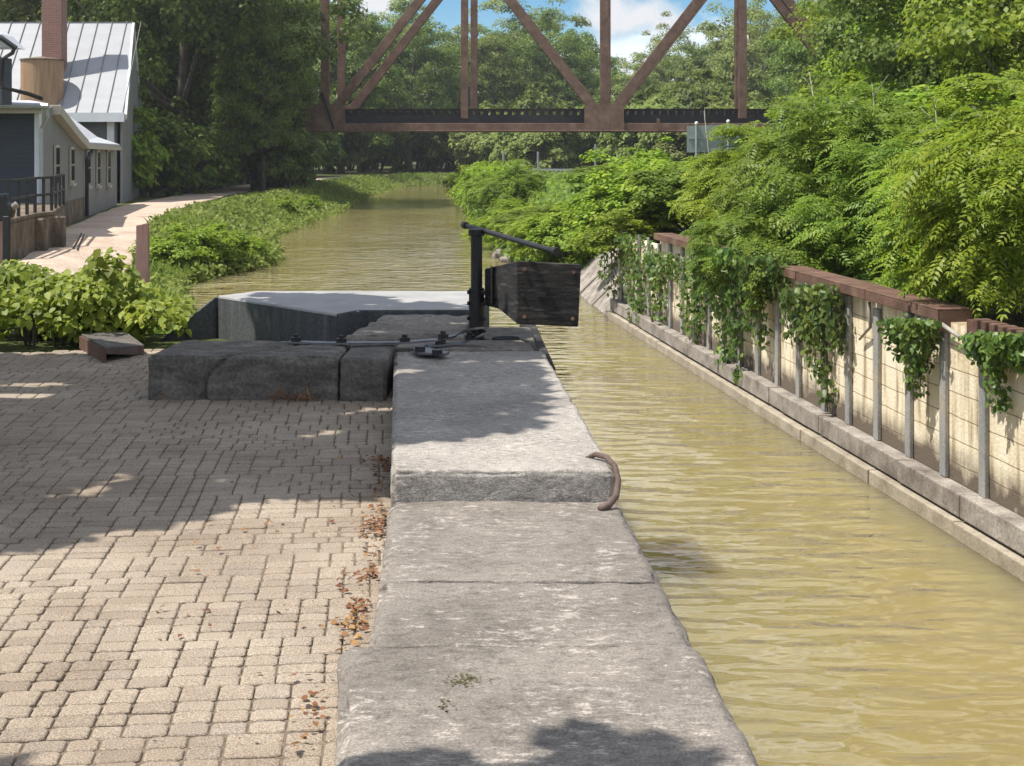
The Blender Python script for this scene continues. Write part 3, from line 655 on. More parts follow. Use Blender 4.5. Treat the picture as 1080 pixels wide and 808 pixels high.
# iron mooring ring at the step
mb = MB()
mb.tube([(.36, 7.13, .228), (.40, 7.09, .255), (.445, 7.00, .262), (.478, 6.90, .240), (.488, 6.80, .195), (.470, 6.70, .145), (.432, 6.645, .118), (.392, 6.62, .106)], [.010, .013, .0145, .015, .0155, .016, .018, .016], 10)
tag(mb.build('mooring_ring', M['rust_pale'], smooth=True), 'bent rusty iron ring bar at the step of the coping, over the water edge', 'mooring ring')

# ------------------------------------------------------------------ gate post, handle, beam
gp = thing('gate_post', 'black upright iron gate post with a cross handle, beside the heavy timber beam', 'gate post', (-.285, 11.9, .12))
mb = MB(); mb.tube([(-.285, 11.9, .08), (-.285, 11.9, 1.03)], .046, 14); mb.build('post', M['iron'], gp, smooth=False, bevel=.004)
mb = MB(); mb.tube([(-.285, 11.9, 1.02), (-.285, 11.9, 1.075)], .068, 12); mb.build('post_cap', M['iron'], gp, bevel=.006)
mb = MB(); mb.tube([(-.285, 11.9, .12), (-.285, 11.9, .60)], .064, 12); mb.tube([(-.285, 11.9, .10), (-.285, 11.9, .2)], .085, 12); mb.build('socket', M['iron'], gp, bevel=.006)
for z in (.26, .36, .48, .57):
    mb = MB(); mb.tube([(-.285 - .075, 11.87, z), (-.285 - .06, 11.87, z)], .018, 6); mb.build('bolt', M['iron'], gp)
    mb = MB(); mb.tube([(-.285 + .05, 11.84, z), (-.285 + .062, 11.80, z)], .018, 6); mb.build('bolt', M['iron'], gp)
mb = MB(); a, b = Vector((-.395, 12.30, 1.085)), Vector((.315, 10.55, .985)); mb.tube([a, b], .021, 10)
for e, o in ((a, b), (b, a)):
    d = (o - e).normalized(); mb.tube([e - d * .012, e + d * .05], .031, 10)
mb.build('handle', M['iron'], gp, smooth=False)

bt = thing('balance_beam', 'massive black squared timber beam end jutting over the lock, chamfered underneath', 'timber beam', (.2, 11.3, .3))
Y0, Y1 = 11.15, 11.95
n1, n2, n3, n4 = py_(545, 275, Y0), py_(613, 278.5, Y0), py_(610, 345, Y0), py_(545, 342, Y0)
f1, f4 = py_(511, 283.5, Y1), py_(511, 322, Y1)
f2, f3 = Vector((.42, Y1 + .35, f1.z)), Vector((.42, Y1 + .35, f4.z))
mb = MB()
m4 = n4.lerp(f4, .55) + Vector((0, 0, .035)); m3 = n3.lerp(f3, .55) + Vector((0, 0, .035))
mb.add([n1, n2, n3, n4, f1, f2, f3, f4, m3, m4], [(0, 1, 2, 3), (0, 4, 5, 1), (1, 5, 6, 8, 2), (3, 2, 8, 9), (9, 8, 6, 7), (0, 3, 9, 7, 4), (4, 7, 6, 5)])
beam = mb.build('beam', M['timber'], bt, bevel=.008)
mb = MB(); mb.bar(py_(566, 311, Y0 - .01), py_(576, 311, Y0 - .01), .03, .03); mb.tube([py_(551, 311, Y0 - .012), py_(551, 311, Y0 + .03)], .013, 8); mb.build('bolt', M['iron'], bt)
for (qx, qy) in ((553, 284), (605, 287), (604, 336), (553, 334)):
    mb = MB(); mb.tube([py_(qx, qy, Y0 - .014), py_(qx, qy, Y0 + .02)], .016, 6); mb.build('bolt', M['rust'], bt)
mb = MB(); q0 = n1.lerp(f1, .72); q1 = n4.lerp(f4, .72); mb.bar(q0 + Vector((-.012, 0, .005)), q1 + Vector((-.012, 0, .06)), .07, .012, (1, 0, 0)); mb.build('iron_band', M['iron_worn'] if 'iron_worn' in M else M['rust_pale'], bt)
gl = thing('lock_gate', 'dark timber lock gate folded into the wall below the heavy beam', 'lock gate', (.15, 12, -.8))
mb = MB()
for k in range(5):
    z0 = -2.3 + k * .47; mb.add([(COPE_X(11.45) + .0, 11.40, z0), (COPE_X(11.45) + .11, 11.40, z0), (COPE_X(15.5) + .2, 15.3, z0), (COPE_X(15.5) + .09, 15.3, z0)] + [(COPE_X(11.45) + .0, 11.40, z0 + .455), (COPE_X(11.45) + .11, 11.40, z0 + .455), (COPE_X(15.5) + .2, 15.3, z0 + .455), (COPE_X(15.5) + .09, 15.3, z0 + .455)],
           [(0, 3, 2, 1), (4, 5, 6, 7), (0, 1, 5, 4), (1, 2, 6, 5), (2, 3, 7, 6), (3, 0, 4, 7)])
mb.build('gate_leaf', M['timber'], gl, bevel=.006)
mb = MB(); mb.tube([(-.05, 11.75, -.5), (-.05, 11.75, .22)], .11, 10); mb.build('heel_post', M['timber'], gl)

def strap(pts_, w, th, label, bolts):
    P = [pz(*p) for p in pts_]; c = P[0]
    t = thing('anchor_strap', label, 'iron strap', (c.x, c.y, c.z - .01), 0, 'bolted iron anchor straps')
    mb = MB(); A, B = [], []
    for i, p in enumerate(P):
        d = (P[min(i + 1, len(P) - 1)] - P[max(i - 1, 0)]).normalized(); s = Vector((-d.y, d.x, 0)).normalized() * w / 2
        A.append(p + s); B.append(p - s)
    up = Vector((0, 0, th))
    vv = A + B + [p + up for p in A] + [p + up for p in B]; n_ = len(P); ff = []
    for i in range(n_ - 1):
        ff += [(i, i + 1, n_ + i + 1, n_ + i), (2 * n_ + i, 3 * n_ + i, 3 * n_ + i + 1, 2 * n_ + i + 1), (i, 2 * n_ + i, 2 * n_ + i + 1, i + 1), (n_ + i, n_ + i + 1, 3 * n_ + i + 1, 3 * n_ + i)]
    ff += [(0, n_, 3 * n_, 2 * n_), (n_ - 1, 3 * n_ - 1, 4 * n_ - 1, 2 * n_ - 1)]
    mb.add(vv, ff); mb.build('strap', M['iron_worn'], t)
    for u in bolts:
        k = u * (n_ - 1); i = min(int(k), n_ - 2); p = P[i].lerp(P[i + 1], k - i) + up
        mb = MB(); mb.tube([p, p + Vector((0, 0, .028))], .042, 6); mb.tube([p + Vector((0, 0, .028)), p + Vector((0, 0, .05))], .02, 8); mb.build('bolt', M['iron'], t)
M['iron_worn'] = rough_mat('worn_grey_iron', [(0.3, (.07, .07, .072)), (0.7, (.20, .20, .205))], (5, 5, 5), 1.3, .45, .2, .003, 60, .5, .5)
strap([(305, 361.5, .305), (345, 363, .305), (420, 362.5, .30), (462, 359.5, .30), (480, 355, .315), (494, 349, .37), (506, 347, .40)], .085, .014, 'long iron strap with bolts reaching from the cracked block to the gate post', (.03, .2, .36, .55))
strap([(450, 366, .262), (486, 363, .27), (500, 358, .30), (510, 354, .34), (520, 352, .34)], .075, .014, 'short iron strap curling up to the foot of the gate post', (.1, .42))
t = tag(MB.build((lambda m_: (m_.prism([pz(434, 369, .26), pz(441, 374.5, .26), pz(470, 375.5, .26), pz(474, 373.5, .26), pz(444, 367.5, .26)][::-1], (0, 0, .018)), m_)[1])(MB()), 'anchor_plate', M['iron_worn'], bevel=.003), 'small pale iron plate with two nuts in front of the straps', 'iron plate')
for p in (pz(443, 370.5, .278), pz(461, 374, .278)):
    mb = MB(); q = p - t.location; mb.tube([q, q + Vector((0, 0, .035))], .04, 6); mb.build('nut', M['iron'], t, local=True)

# ------------------------------------------------------------------ retaining wall on the far side of the lock (local x runs along it, local y towards the water)
WY0 = 8.0
WRZ = math.atan2(1, -.117); K = math.hypot(1, .117)
wl_ = lambda Y: (Y - WY0) * K                       # world Y to distance along the wall
wall = thing('retaining_wall', 'cream painted block retaining wall with grey upright posts and a brown steel cap, along the water', 'wall', (WALL_X(WY0), WY0, 0), WRZ)
END = wl_(28.7)
mb = MB(); mb.box(-8, wl_(24.95), -.25, 0, -2.6, .185); mb.box(wl_(24.95) + .004, END, -.25, 0, -2.6, .03); mb.build('panel', M['block'], wall, local=True)
postY = [9.05, 9.9, 10.72, 11.55, 12.38, 13.19, 14.0, 14.83, 15.66, 16.45, 17.36, 18.2] + [19.05 + .84 * i for i in range(12)]
for k, Y in enumerate(postY):
    x = wl_(Y); mb = MB(); w = .062
    mb.box(x - w, x + w, .004, .045, -1.195, .17 - .05 * (k % 3 == 1))
    mb.build('post', M['post_grey'], wall, local=True, bevel=.006)
def blocks(name, edges, y0, y1, z0, z1, mat):
    for a, b in zip(edges[:-1], edges[1:]):
        mb = MB(); j = rnd.uniform(-.012, .012); mb.box(wl_(a) + .008, wl_(b) - .008, y0, y1 + j, z0, z1 + rnd.uniform(-.006, .006)); mb.build(name, M[mat], wall, local=True, bevel=.012, seg=2)
blocks('upper_kerb', [1, 4.2, 7.0, 9.7, 11.1, 12.5, 13.9, 16.2, 17.6, 18.1, 19.6, 21.3, 23.6, 25.7, 28.7], .004, .175, -1.395, -1.195, 'concrete')
blocks('lower_kerb', [1, 4, 6.9, 9.6, 12.5, 14.5, 16.6, 19.2, 21.8, 24.2, 26.5, 28.8], -.05, .245, -2.3, -1.425, 'tan_concrete')
mb = MB(); mb.box(-6, END, -.2, .12, -1.426, -1.394); mb.build('joint_bed', M['black'], wall, local=True)
for a, b in ((13.1, 14.9), (14.92, 17.15), (17.18, 19.2), (19.22, 21.2), (21.22, 23.0), (23.02, 24.9)):
    mb = MB(); x0, x1 = wl_(a), wl_(b); 
    mb.box(x0, x1, -.20, .125, .288, .305); mb.box(x0, x1, .109, .125, .20, .288); mb.box(x0, x1, -.20, -.184, .20, .288)
    if a == 13.1: mb.box(x0, x0 + .015, -.184, .109, .10, .288)
    mb.build('cap', M['rust'], wall, local=True, bevel=.005)
for k, Y in enumerate(np.arange(8.6, 12.6, .16)):
    mb = MB(); x = wl_(Y); mb.box(x, x + .09, -.08, .06, .10, .285); mb.build('pile_rib', M['rust'], wall, local=True, bevel=.012, seg=2)
mb = MB(); mb.box(-4, wl_(12.75), -.18, .01, .10, .25); mb.build('pile_top', M['rust'], wall, local=True)

# broken concrete apron sloping into the water beyond the wall
ap = thing('sloped_apron', 'broken sloping concrete apron running into the water at the far end of the cream wall', 'concrete apron', (2, 30, -1.5))
def slab_q(a, b, c, d, th=.22):
    n_ = (Vector(b) - Vector(a)).cross(Vector(d) - Vector(a)).normalized()
    if n_.z < 0: n_ = -n_
    m_ = MB(); m_.prism([Vector(a), Vector(b), Vector(c), Vector(d)], -n_ * th); return m_
for a, b, c, d in (((1.62, 29.15, -1.75), (1.50, 31.0, -1.75), (2.75, 31.2, -.55), (2.80, 29.3, -.62)), ((1.48, 31.05, -1.72), (1.30, 33.2, -1.78), (2.7, 33.4, -.40), (2.76, 31.25, -.48)),
                   ((2.82, 29.3, -.58), (2.78, 33.4, -.36), (3.9, 33.5, .25), (3.9, 29.3, .22)), ((1.27, 33.3, -1.75), (.95, 36, -1.72), (2.4, 36.3, -.45), (2.65, 33.45, -.42))):
    slab_q(a, b, c, d).build('slab', M['concrete'], ap, bevel=.02)
mb = MB(); mb.add([(2.05, 29.2, -1.8), (2.9, 29.2, -1.8), (2.9, 29.2, -.7), (2.05, 33, -1.8), (2.9, 33, -1.8), (2.9, 33, -.7)], [(0, 1, 2), (3, 5, 4), (0, 3, 4, 1), (1, 4, 5, 2), (0, 2, 5, 3)]); mb.build('rubble_core', M['stone_dark'], ap)
for i in range(9):
    x, y = rnd.uniform(-.3, .9), rnd.uniform(36, 46); x = float(np.interp(y, [33, 45], [1.5, -.1])) + rnd.uniform(-.2, .35); s = rnd.uniform(.18, .42)
    o = rough_stone('bank_rock', [(x - s, y - s * .7), (x + s * .8, y - s * .8), (x + s, y + s * .6), (x - s * .7, y + s * .8)], -1.75, -1.42 + rnd.uniform(0, .3), M['concrete'], .12, .12, .05, .08, seed=i * 3.1)
    tag(o, 'pale rock lying at the water edge below the right bank shrubs', 'rock', 'rocks along the right bank')

# ------------------------------------------------------------------ vines hanging over the wall: (photo x0, x1, y top, y bottom)
def wall_pt(px, py, out):
    Y = 8455.0 / (px - 358.0) if px != 358 else 12; X = WALL_X(Y) - out
    return np.array([X, Y - out * .117, EYE + (HY - py) * Y / F])
VINES = [(640, 668, 249, 335, 420, .26, 'thin vine at the far end of the cream wall'),
         (668, 692, 247, 350, 620, .32, 'dense green vine trailing to the water near the far end of the wall'),
         (690, 720, 266, 338, 600, .22, 'green vine curtain under the farther brown cap'),
         (730, 752, 272, 376, 620, .24, 'narrow dark vine reaching down to the water beside the farther cap'),
         (760, 806, 262, 392, 1700, .38, 'widest and densest vine curtain in the middle of the wall'),
         (800, 838, 270, 352, 900, .36, 'shaggy vine just right of the widest vine curtain'),
         (846, 900, 300, 402, 1500, .24, 'vine with reddish leaves hanging below the nearer brown cap'),
         (962, 1002, 336, 400, 1300, .26, 'round clump of vine under the near end of the brown cap'),
         (1040, 1100, 352, 412, 2000, .26, 'pale green vine at the right edge over the rusty piling')]
for (x0, x1, y0, y1, n_, out, lab) in VINES:
    t = thing('hanging_vine', lab, 'vine', tuple(wall_pt((x0 + x1) / 2, y0, .1)), 0, 'vines hanging over the cream wall'); base = np.array(t.location)
    P, N = [], []
    strands = max(4, int((x1 - x0) / 4.5)); segs = []
    for s in range(strands):
        u = (s + rng.uniform(.1, .9)) / strands; px = x0 + (x1 - x0) * u
        env = 1 - .55 * abs(2 * u - 1) ** 1.6; L = (y1 - y0) * env * rng.choice([.45, .7, .9, 1.3]) * rng.uniform(.8, 1.1); o0 = rng.uniform(.10, out)
        m = max(6, int(n_ / strands * (.35 + .75 * L / (y1 - y0)))); seg_ = []
        for k in range(m):
            tt = rng.uniform(0, 1) ** 1.15; o = o0 * (1 - .55 * tt) + rng.uniform(-.06, .09)
            P.append(wall_pt(px + rng.normal() * 3.2 * (1 - .4 * tt), y0 + L * tt + rng.normal() * 1.5, max(.03, o + (.10 if tt < .12 and out > .3 else 0)))); N.append([-.8 + rng.normal() * .6, -.35 + rng.normal() * .6, .35 + rng.normal() * .55])
        segs.append([Vector(wall_pt(px + rng.normal() * 1.2, y0 + L * q, max(.02, o0 * (1 - .5 * q) * (.7 + .3 * rng.random())))) - Vector(base) for q in np.linspace(0, 1, 6)])
    P = np.array(P) - base; N = np.array(N)
    leaves_of('leaves', P, N, .082 if x1 < 840 else (.070 if x1 < 905 else .056), T_LEAF, M['leaf_vine'], t, droop=1.2)
    mb = MB()
    for sgm in segs: mb.tube(sgm, [.010, .009, .008, .007, .006, .003], 5)
    mb.build('stems', M['bark'], t, local=True)
for k, (xa, ya, xb, yb) in enumerate(((925, 318, 912, 358), (1003, 342, 1026, 356), (948, 345, 960, 365))):
    p0 = wall_pt(xa, ya, .08); p1 = wall_pt((xa + xb) / 2 + 6, (ya + yb) / 2 + 7, .06); p2 = wall_pt(xb, yb, .05)
    mb = MB(); mb.tube([p0, p1, p2, wall_pt(xb + 4, yb - 6, .04)], [.022, .018, .012, .005], 6)
    tag(mb.build('bare_vine_stem', M['bark_pale'], smooth=True), ['bare twig of dead vine hanging below the middle of the nearer cap', 'looped bare vine stem at the near end of the brown cap', 'short bare vine twig left of the round vine clump'][k], 'vine stem')

# ------------------------------------------------------------------ prototypes of trees and shrubs
def make_tree(H, rad, z0, clumps, per, cr, leaf, mat, label, group, tr=None, bark='bark', lump=.28):
    t = thing('tree', label, 'tree', (0, 0, 0), 0, group)
    P, N, C = crown_cloud(H, rad, z0, clumps, per, cr, lump)
    leaves_of('crown', P, N, leaf, T_DIAMOND, M[mat], t)
    trunk_mesh(H, tr or H * .018, 9, C, M[bark], t)
    return t
def make_shrub(rad, H, fr_clumps, per, cr, leaf, mat, label, group, tmpl=T_FROND, stems=7, lump=.25, droop=.15):
    t = thing('shrub', label, 'shrub', (0, 0, 0), 0, group)
    P, N, C = crown_cloud(H, rad, .02, fr_clumps, per, cr, lump, bottom=.15)
    q = P - np.array([0, 0, H * .25]); n_ = len(P)
    U = q / np.maximum(np.linalg.norm(q, axis=1, keepdims=True), .05) + rng.normal(size=(n_, 3)) * .45 + np.array([0, 0, -droop])
    N[:, 2] += .5
    foliage('leaves', P, N, U, leaf * rng.uniform(.5, 1.3, n_), tmpl, M[mat], t)
    mb = MB()
    for k in range(min(stems, len(C))):
        c = C[rng.integers(len(C))]; b = Vector((0, 0, -.25)); q_ = Vector(c)
        mb.tube([b, b.lerp(q_, .5) + Vector((0, 0, .12 * H)), q_], [.03 * rad, .022 * rad, .006], 6)
    mb.build('stems', M['bark'], t, local=True)
    return t
used = {}
def place(proto, loc, rz, sc, label=None, group=None):
    sc = (sc, sc, sc) if not hasattr(sc, '__len__') else sc
    if not used.get(proto.name):
        used[proto.name] = 1; proto.location = loc; proto.rotation_euler = (0, 0, rz); proto.scale = sc; o = proto
        if label: o['label'] = label
    else: o = copy_thing(proto, loc, rz, sc, label)
    if group: o['group'] = group
    return o
gz = lambda x, y: float(ground_z(np.array([x]), np.array([y]))[0])

# ------------------------------------------------------------------ right bank shrubs
G_R = 'shrubs along the right bank behind the wall'
nearA = make_shrub(1.0, 2.0, 120, 26, .28, .26, 'leaf_bright', 'x', G_R)
nearB = make_shrub(1.0, 2.0, 120, 26, .27, .25, 'leaf_shrub', 'x', G_R)
midA = make_shrub(1.0, 1.7, 110, 130, .25, .078, 'leaf_shrub', 'x', G_R, T_LEAF)
midB = make_shrub(1.0, 1.7, 110, 130, .25, .078, 'leaf_bright', 'x', G_R, T_LEAF)
# (proto, photo x, distance, radius scale, height scale, label)
SH = [(nearA, 1085, 13.6, 1.0, 110, 'yellow green compound leaved shrub at the right edge, above the rusty piling'),
      (nearA, 1020, 15.8, 1.0, 165, 'bright yellow green shrub drooping over the near end of the brown cap'),
      (nearB, 960, 18.6, 1.05, 150, 'darker green shrub standing behind the middle of the nearer cap'),
      (nearB, 905, 20.4, 1.15, 105, 'tall green shrub at the far end of the nearer brown cap'),
      (nearB, 850, 23.2, 1.2, 120, 'upright leafy shrub above the widest vine curtain, right of the sign'),
      (nearA, 795, 25.6, 1.15, 146, 'rounded yellow green shrub directly below the right end of the sign'),
      (midA, 740, 28.6, 1.3, 168, 'green mound of leaves above the farther brown cap'),
      (midB, 690, 32.0, 1.5, 164, 'yellow green mound left of the sign, above the far end of the wall'),
      (nearA, 1060, 19, 1.5, 105, 'tall bright shrub in the second row at the right edge'),
      (nearB, 985, 25, 1.6, 130, 'tall shaded shrub in the second row behind the nearer cap'),
      (nearA, 1000, 21.5, 1.2, 125, 'yellow topped shrub in the second row near the right edge'),
      (nearB, 905, 30, 1.6, 97, 'tall dark shrub in the second row right of the sign'),
      (midB, 775, 37, 1.7, 160, 'bright shrub behind the widest vine curtain, below the sign posts'),
      (midA, 705, 44, 2.2, 172, 'wide shrub in the second row below the bridge'),
      (midA, 668, 56, 2.4, 170, 'dull green shrub far back below the bridge joint'),
      (midB, 1075, 27, 2.2, 100, 'large pale shrub mass in the third row at the right edge'),
      (midA, 945, 34, 2.2, 95, 'large green shrub mass in the third row below the right trees'),
      (midB, 672, 28.3, .85, 222, 'small tuft of shrub leaning over the far end of the cream wall'),
      (midA, 838, 18.4, .5, 250, 'small leafy tuft hanging over the wall just right of the overhanging shrub'),
      (nearB, 800, 20.2, .8, 215, 'shrub hanging over the wall above the widest vine curtain')]
for i, (pr, px, Y, sr, sh, lab) in enumerate(SH):
    x = (px - CX) * Y / F
    if i < 6: x = max(x, WALL_X(Y) + .55)
    if i == len(SH) - 1: x = WALL_X(Y) + .25
    if i == len(SH) - 2: x = WALL_X(Y) + .2
    if i == len(SH) - 3: x = WALL_X(Y) + .12
    zb_ = max(gz(x, Y), WATER_Z) - .08
    if i >= len(SH) - 3: zb_ = -.35
    sh = max(.35, (EYE + (HY - sh) * Y / F - zb_) / (2.05 if pr in (nearA, nearB) else 1.8))
    place(pr, (x, Y, zb_), rng.uniform(0, 6.28), (sr, sr, sh), lab)

shoot = make_shrub(.62, 2.6, 60, 40, .26, .12, 'leaf_bright', 'x', 'upright shoots rising from the shrubs behind the wall', T_LEAF, droop=.3)
for px, Y, tp, lab in ((1050, 17.5, 100, 'tall pale shoot near the right edge'), (1000, 20, 110, 'tall leafy shoot above the near end of the brown cap'), (948, 22, 118, 'leafy shoot behind the middle of the nearer brown cap'), (905, 24, 88, 'tallest leafy shoot, right of the sign'), (868, 26, 104, 'leafy shoot between the sign and the tallest shoot'), (838, 28, 112, 'leafy shoot overlapping the right end of the bridge deck'), (806, 29, 124, 'leafy shoot just right of the sign'), (690, 35, 150, 'leafy shoot left of the sign'), (655, 40, 160, 'leafy shoot above the sloping apron')):
    x = (px - CX) * Y / F; zb_ = max(gz(x, Y), -.4); sh = (EYE + (HY - tp) * Y / F - zb_) / 2.75; q_ = max(.9, min(1.5, sh)); place(shoot, (x, Y, zb_), rng.uniform(0, 6.28), (q_, q_, sh), lab)
# the thicket between the wall and the bridge, from the water edge up the bank
G_TH = 'thicket shrubs along the right bank between wall and bridge'
SHY, SHX = [29.6, 33, 45, 66, 115], [2.05, 1.5, -.15, -1.5, -4.6]
k = 0; Yt = 30.5
while Yt < 96:
    for row, (off, sr) in enumerate(((.55, 1.05), (2.3, 1.3), (4.6, 1.55), (7.4, 1.9))):
        if row == 0 and Yt < 34: continue
        k += 1; Y = Yt + rnd.uniform(-.7, .7) + row * .5; g_ = 1 + (Y - 30) / 140; sr = sr * g_ * rnd.uniform(.85, 1.2)
        x = float(np.interp(Y, SHY, SHX)) + off * (1 + (Y - 30) / 160) + rnd.uniform(-.2, .25); zb_ = max(gz(x, Y), WATER_Z) - .15
        px = CX + F * x / Y; lim = 214 if 544 < px < 636 else 196 if 700 < px < 790 else 170
        ztop = min(zb_ + 1.9 * sr, EYE + (HY - lim - rnd.uniform(0, 10)) * Y / F); sh = (ztop - zb_) / 1.8
        if sh < .16: continue
        sh = max(.34, sh); sr = min(sr, sh * 1.5 + .25)
        place((midA, midB, midA, nearB, midB, nearA)[k % 6] if Y < 60 else (midA, midB)[k % 2], (x, Y, zb_), rnd.uniform(0, 6.28), (sr, sr, sh if (k % 6) not in (3, 5) or Y >= 60 else sh * .85), ('leafy shrub at the water edge of the thicket on the right bank, before the bridge' if row == 0 else 'leafy shrub higher up in the thicket on the right bank, before the bridge'), G_TH)
    Yt += 2.7 + (Yt - 30) * .045

for k, (px, Y, h) in enumerate(((985, 19.5, 2.3), (925, 22.5, 2.6), (872, 25, 2.9), (812, 27.5, 2.4), (748, 31, 2.4), (1045, 17.0, 2.0))):
    x = (px - CX) * Y / F; b = Vector((x, Y, max(gz(x, Y), -.2))); mb = MB(); top = b + Vector((rnd.uniform(-.3, .3), rnd.uniform(-.2, .2), h)); mid = b.lerp(top, .5) + Vector((.08, 0, .05))
    mb.tube([b, mid, top], [.022, .015, .004], 6)
    for q in range(6):
        s0 = mid.lerp(top, q / 6); mb.tube([s0, s0 + Vector((rnd.uniform(-.3, .3), rnd.uniform(-.3, .3), rnd.uniform(.15, .4)))], [.009, .002], 5)
    tag(mb.build('dead_stem', M['bark_pale'], smooth=True), 'thin bare grey stem sticking up among the leafy shrubs behind the wall', 'dead stem', 'bare stems among the right bank shrubs')
# ------------------------------------------------------------------ trees
G_L, G_F, G_T = 'tall trees behind the towpath', 'far trees beyond the bridge', 'trees on the right bank'
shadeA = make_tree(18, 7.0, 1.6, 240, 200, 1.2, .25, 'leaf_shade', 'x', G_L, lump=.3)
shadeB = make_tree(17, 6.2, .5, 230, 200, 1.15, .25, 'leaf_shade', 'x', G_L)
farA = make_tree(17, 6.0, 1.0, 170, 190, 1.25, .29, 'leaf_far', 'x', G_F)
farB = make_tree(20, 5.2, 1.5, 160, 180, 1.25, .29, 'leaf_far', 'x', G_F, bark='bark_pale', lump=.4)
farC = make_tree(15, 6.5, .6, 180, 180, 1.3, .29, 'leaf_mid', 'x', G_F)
rightA = make_tree(11, 4.2, .8, 200, 170, .8, .17, 'leaf_mid', 'x', G_T)
rightB = make_tree(10, 4.0, .5, 200, 170, .8, .17, 'leaf_bright', 'x', G_T, lump=.35)
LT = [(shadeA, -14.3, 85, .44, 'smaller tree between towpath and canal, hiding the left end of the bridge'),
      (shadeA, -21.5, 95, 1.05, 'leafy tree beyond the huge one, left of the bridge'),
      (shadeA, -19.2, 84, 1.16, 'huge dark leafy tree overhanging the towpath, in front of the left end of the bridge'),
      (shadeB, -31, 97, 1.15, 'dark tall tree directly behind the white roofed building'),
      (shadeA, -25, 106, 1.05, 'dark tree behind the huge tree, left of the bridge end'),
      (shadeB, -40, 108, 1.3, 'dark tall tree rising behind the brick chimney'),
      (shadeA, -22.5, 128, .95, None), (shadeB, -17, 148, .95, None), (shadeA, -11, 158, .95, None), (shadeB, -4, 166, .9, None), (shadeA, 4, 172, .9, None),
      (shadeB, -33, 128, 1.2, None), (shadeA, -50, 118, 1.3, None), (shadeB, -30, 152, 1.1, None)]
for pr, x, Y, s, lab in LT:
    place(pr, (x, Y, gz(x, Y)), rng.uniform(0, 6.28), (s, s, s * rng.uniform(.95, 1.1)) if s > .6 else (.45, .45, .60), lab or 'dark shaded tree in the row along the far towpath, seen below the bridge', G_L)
FT = []
for x, Y, s in ((-30, 172, 1.35), (-22, 178, 1.25), (-14, 186, 1.15), (-6, 190, 1.1), (1, 184, 1.12), (7, 180, 1.05), (11, 196, .9), (17.5, 182, .72), (22, 176, .98), (27, 168, 1.1), (33, 160, 1.15), (39, 150, 1.15), (30, 190, 1.2), (20, 200, .9), (-2, 206, 1.2), (-18, 208, 1.3), (42, 175, 1.3), (9, 150, .62), (16, 146, .66), (23, 140, .8), (29, 132, .85), (13, 168, .7)): FT.append((x, Y, s))
for i, (x, Y, s) in enumerate(FT):
    pr = (farA, farB, farC)[i % 3] if i != 17 else farC
    place(pr, (x, Y, gz(x, Y)), rng.uniform(0, 6.28), (s, s, s * rng.uniform(.92, 1.05)), ('hazy broadleaf tree with a dark trunk in the wood beyond the bridge' if pr is farA else 'hazy tall tree with a pale trunk in the wood beyond the bridge' if pr is farB else 'greener low spreading tree in the wood beyond the bridge'), G_F)
RT = [(rightA, 975, 50, .98, 'green tree hiding the right end of the bridge'), (rightB, 1015, 44, .9, 'yellow green tree at the top right, beside the tree hiding the bridge end'), (rightA, 1060, 42, 1.1, 'green tree at the top right corner'),
      (rightB, 1120, 33, .9, 'bright tree at the right edge behind the shrubs'), (rightB, 945, 66, 1.05, 'tall green tree behind the yellow green one at the top right'), (rightB, 1075, 58, 1.4, 'tall pale tree behind the corner tree'), (rightA, 925, 98, 1.45, 'shaded tree right behind the last bridge diagonal'), (rightA, 1010, 80, 1.6, 'large back tree filling the gap at the top right')]
for pr, px, Y, s, lab in RT:
    x = (px - CX) * Y / F; place(pr, (x, Y, gz(x, Y) - .2), rng.uniform(0, 6.28), (s, s, s), lab)
# undergrowth at the foot of the dark trees
weed = make_shrub(1.0, 1.2, 80, 100, .26, .09, 'leaf_bright', 'x', 'weed clumps on the left bank', T_LEAF, droop=.05)
under = make_shrub(1.0, 1.6, 70, 80, .28, .13, 'leaf_shade', 'x', 'undergrowth along the towpath', T_LEAF)
for i, (px, Y, s, lab) in enumerate(((150, 74, 1.9, 'sunlit bush at the corner of the white roofed building'), (178, 78, 2.0, 'bush under the huge dark tree, by the towpath'), (205, 84, 1.8, None), (228, 90, 1.9, None), (252, 97, 2.0, None), (275, 105, 2.1, None), (300, 114, 2.2, None), (318, 124, 2.2, None), (338, 136, 2.4, None), (372, 150, 2.5, None), (410, 160, 2.6, None), (448, 166, 2.7, None), (488, 170, 2.8, None), (160, 88, 2.4, None), (190, 96, 2.6, None), (120, 90, 2.6, None), (222, 104, 2.6, None), (258, 116, 2.6, None), (236, 82, 1.5, None), (395, 158, 3.0, None), (430, 170, 3.0, None), (470, 176, 3.2, None), (505, 172, 3.0, None), (540, 168, 3.0, None), (575, 160, 3.0, None), (610, 152, 2.8, None), (645, 146, 2.8, None), (680, 140, 2.8, None), (715, 134, 2.8, None), (750, 128, 2.8, None), (790, 124, 2.8, None), (312, 88.2, 1.75, 'dark bush on the canal side of the towpath, in front of the bridge pier'), (330, 87.6, 1.3, 'smaller dark bush beside the towpath, below the left end of the bridge'))):
    x = (px - CX) * Y / F - 1.2; place(weed if i == 0 else under, (x, Y, gz(x, Y) - .1), rng.uniform(0, 6.28), (s * 1.15, s, s * rng.uniform(1.3, 2.0)), lab or ('dark bush in the row between the towpath and the shaded trees' if i < 20 else 'bush at the foot of the far wood, seen under the bridge'))
fbush = make_shrub(1.0, 1.7, 80, 90, .28, .12, 'leaf_far', 'x', 'pale bushes beyond the road parapet', T_LEAF)
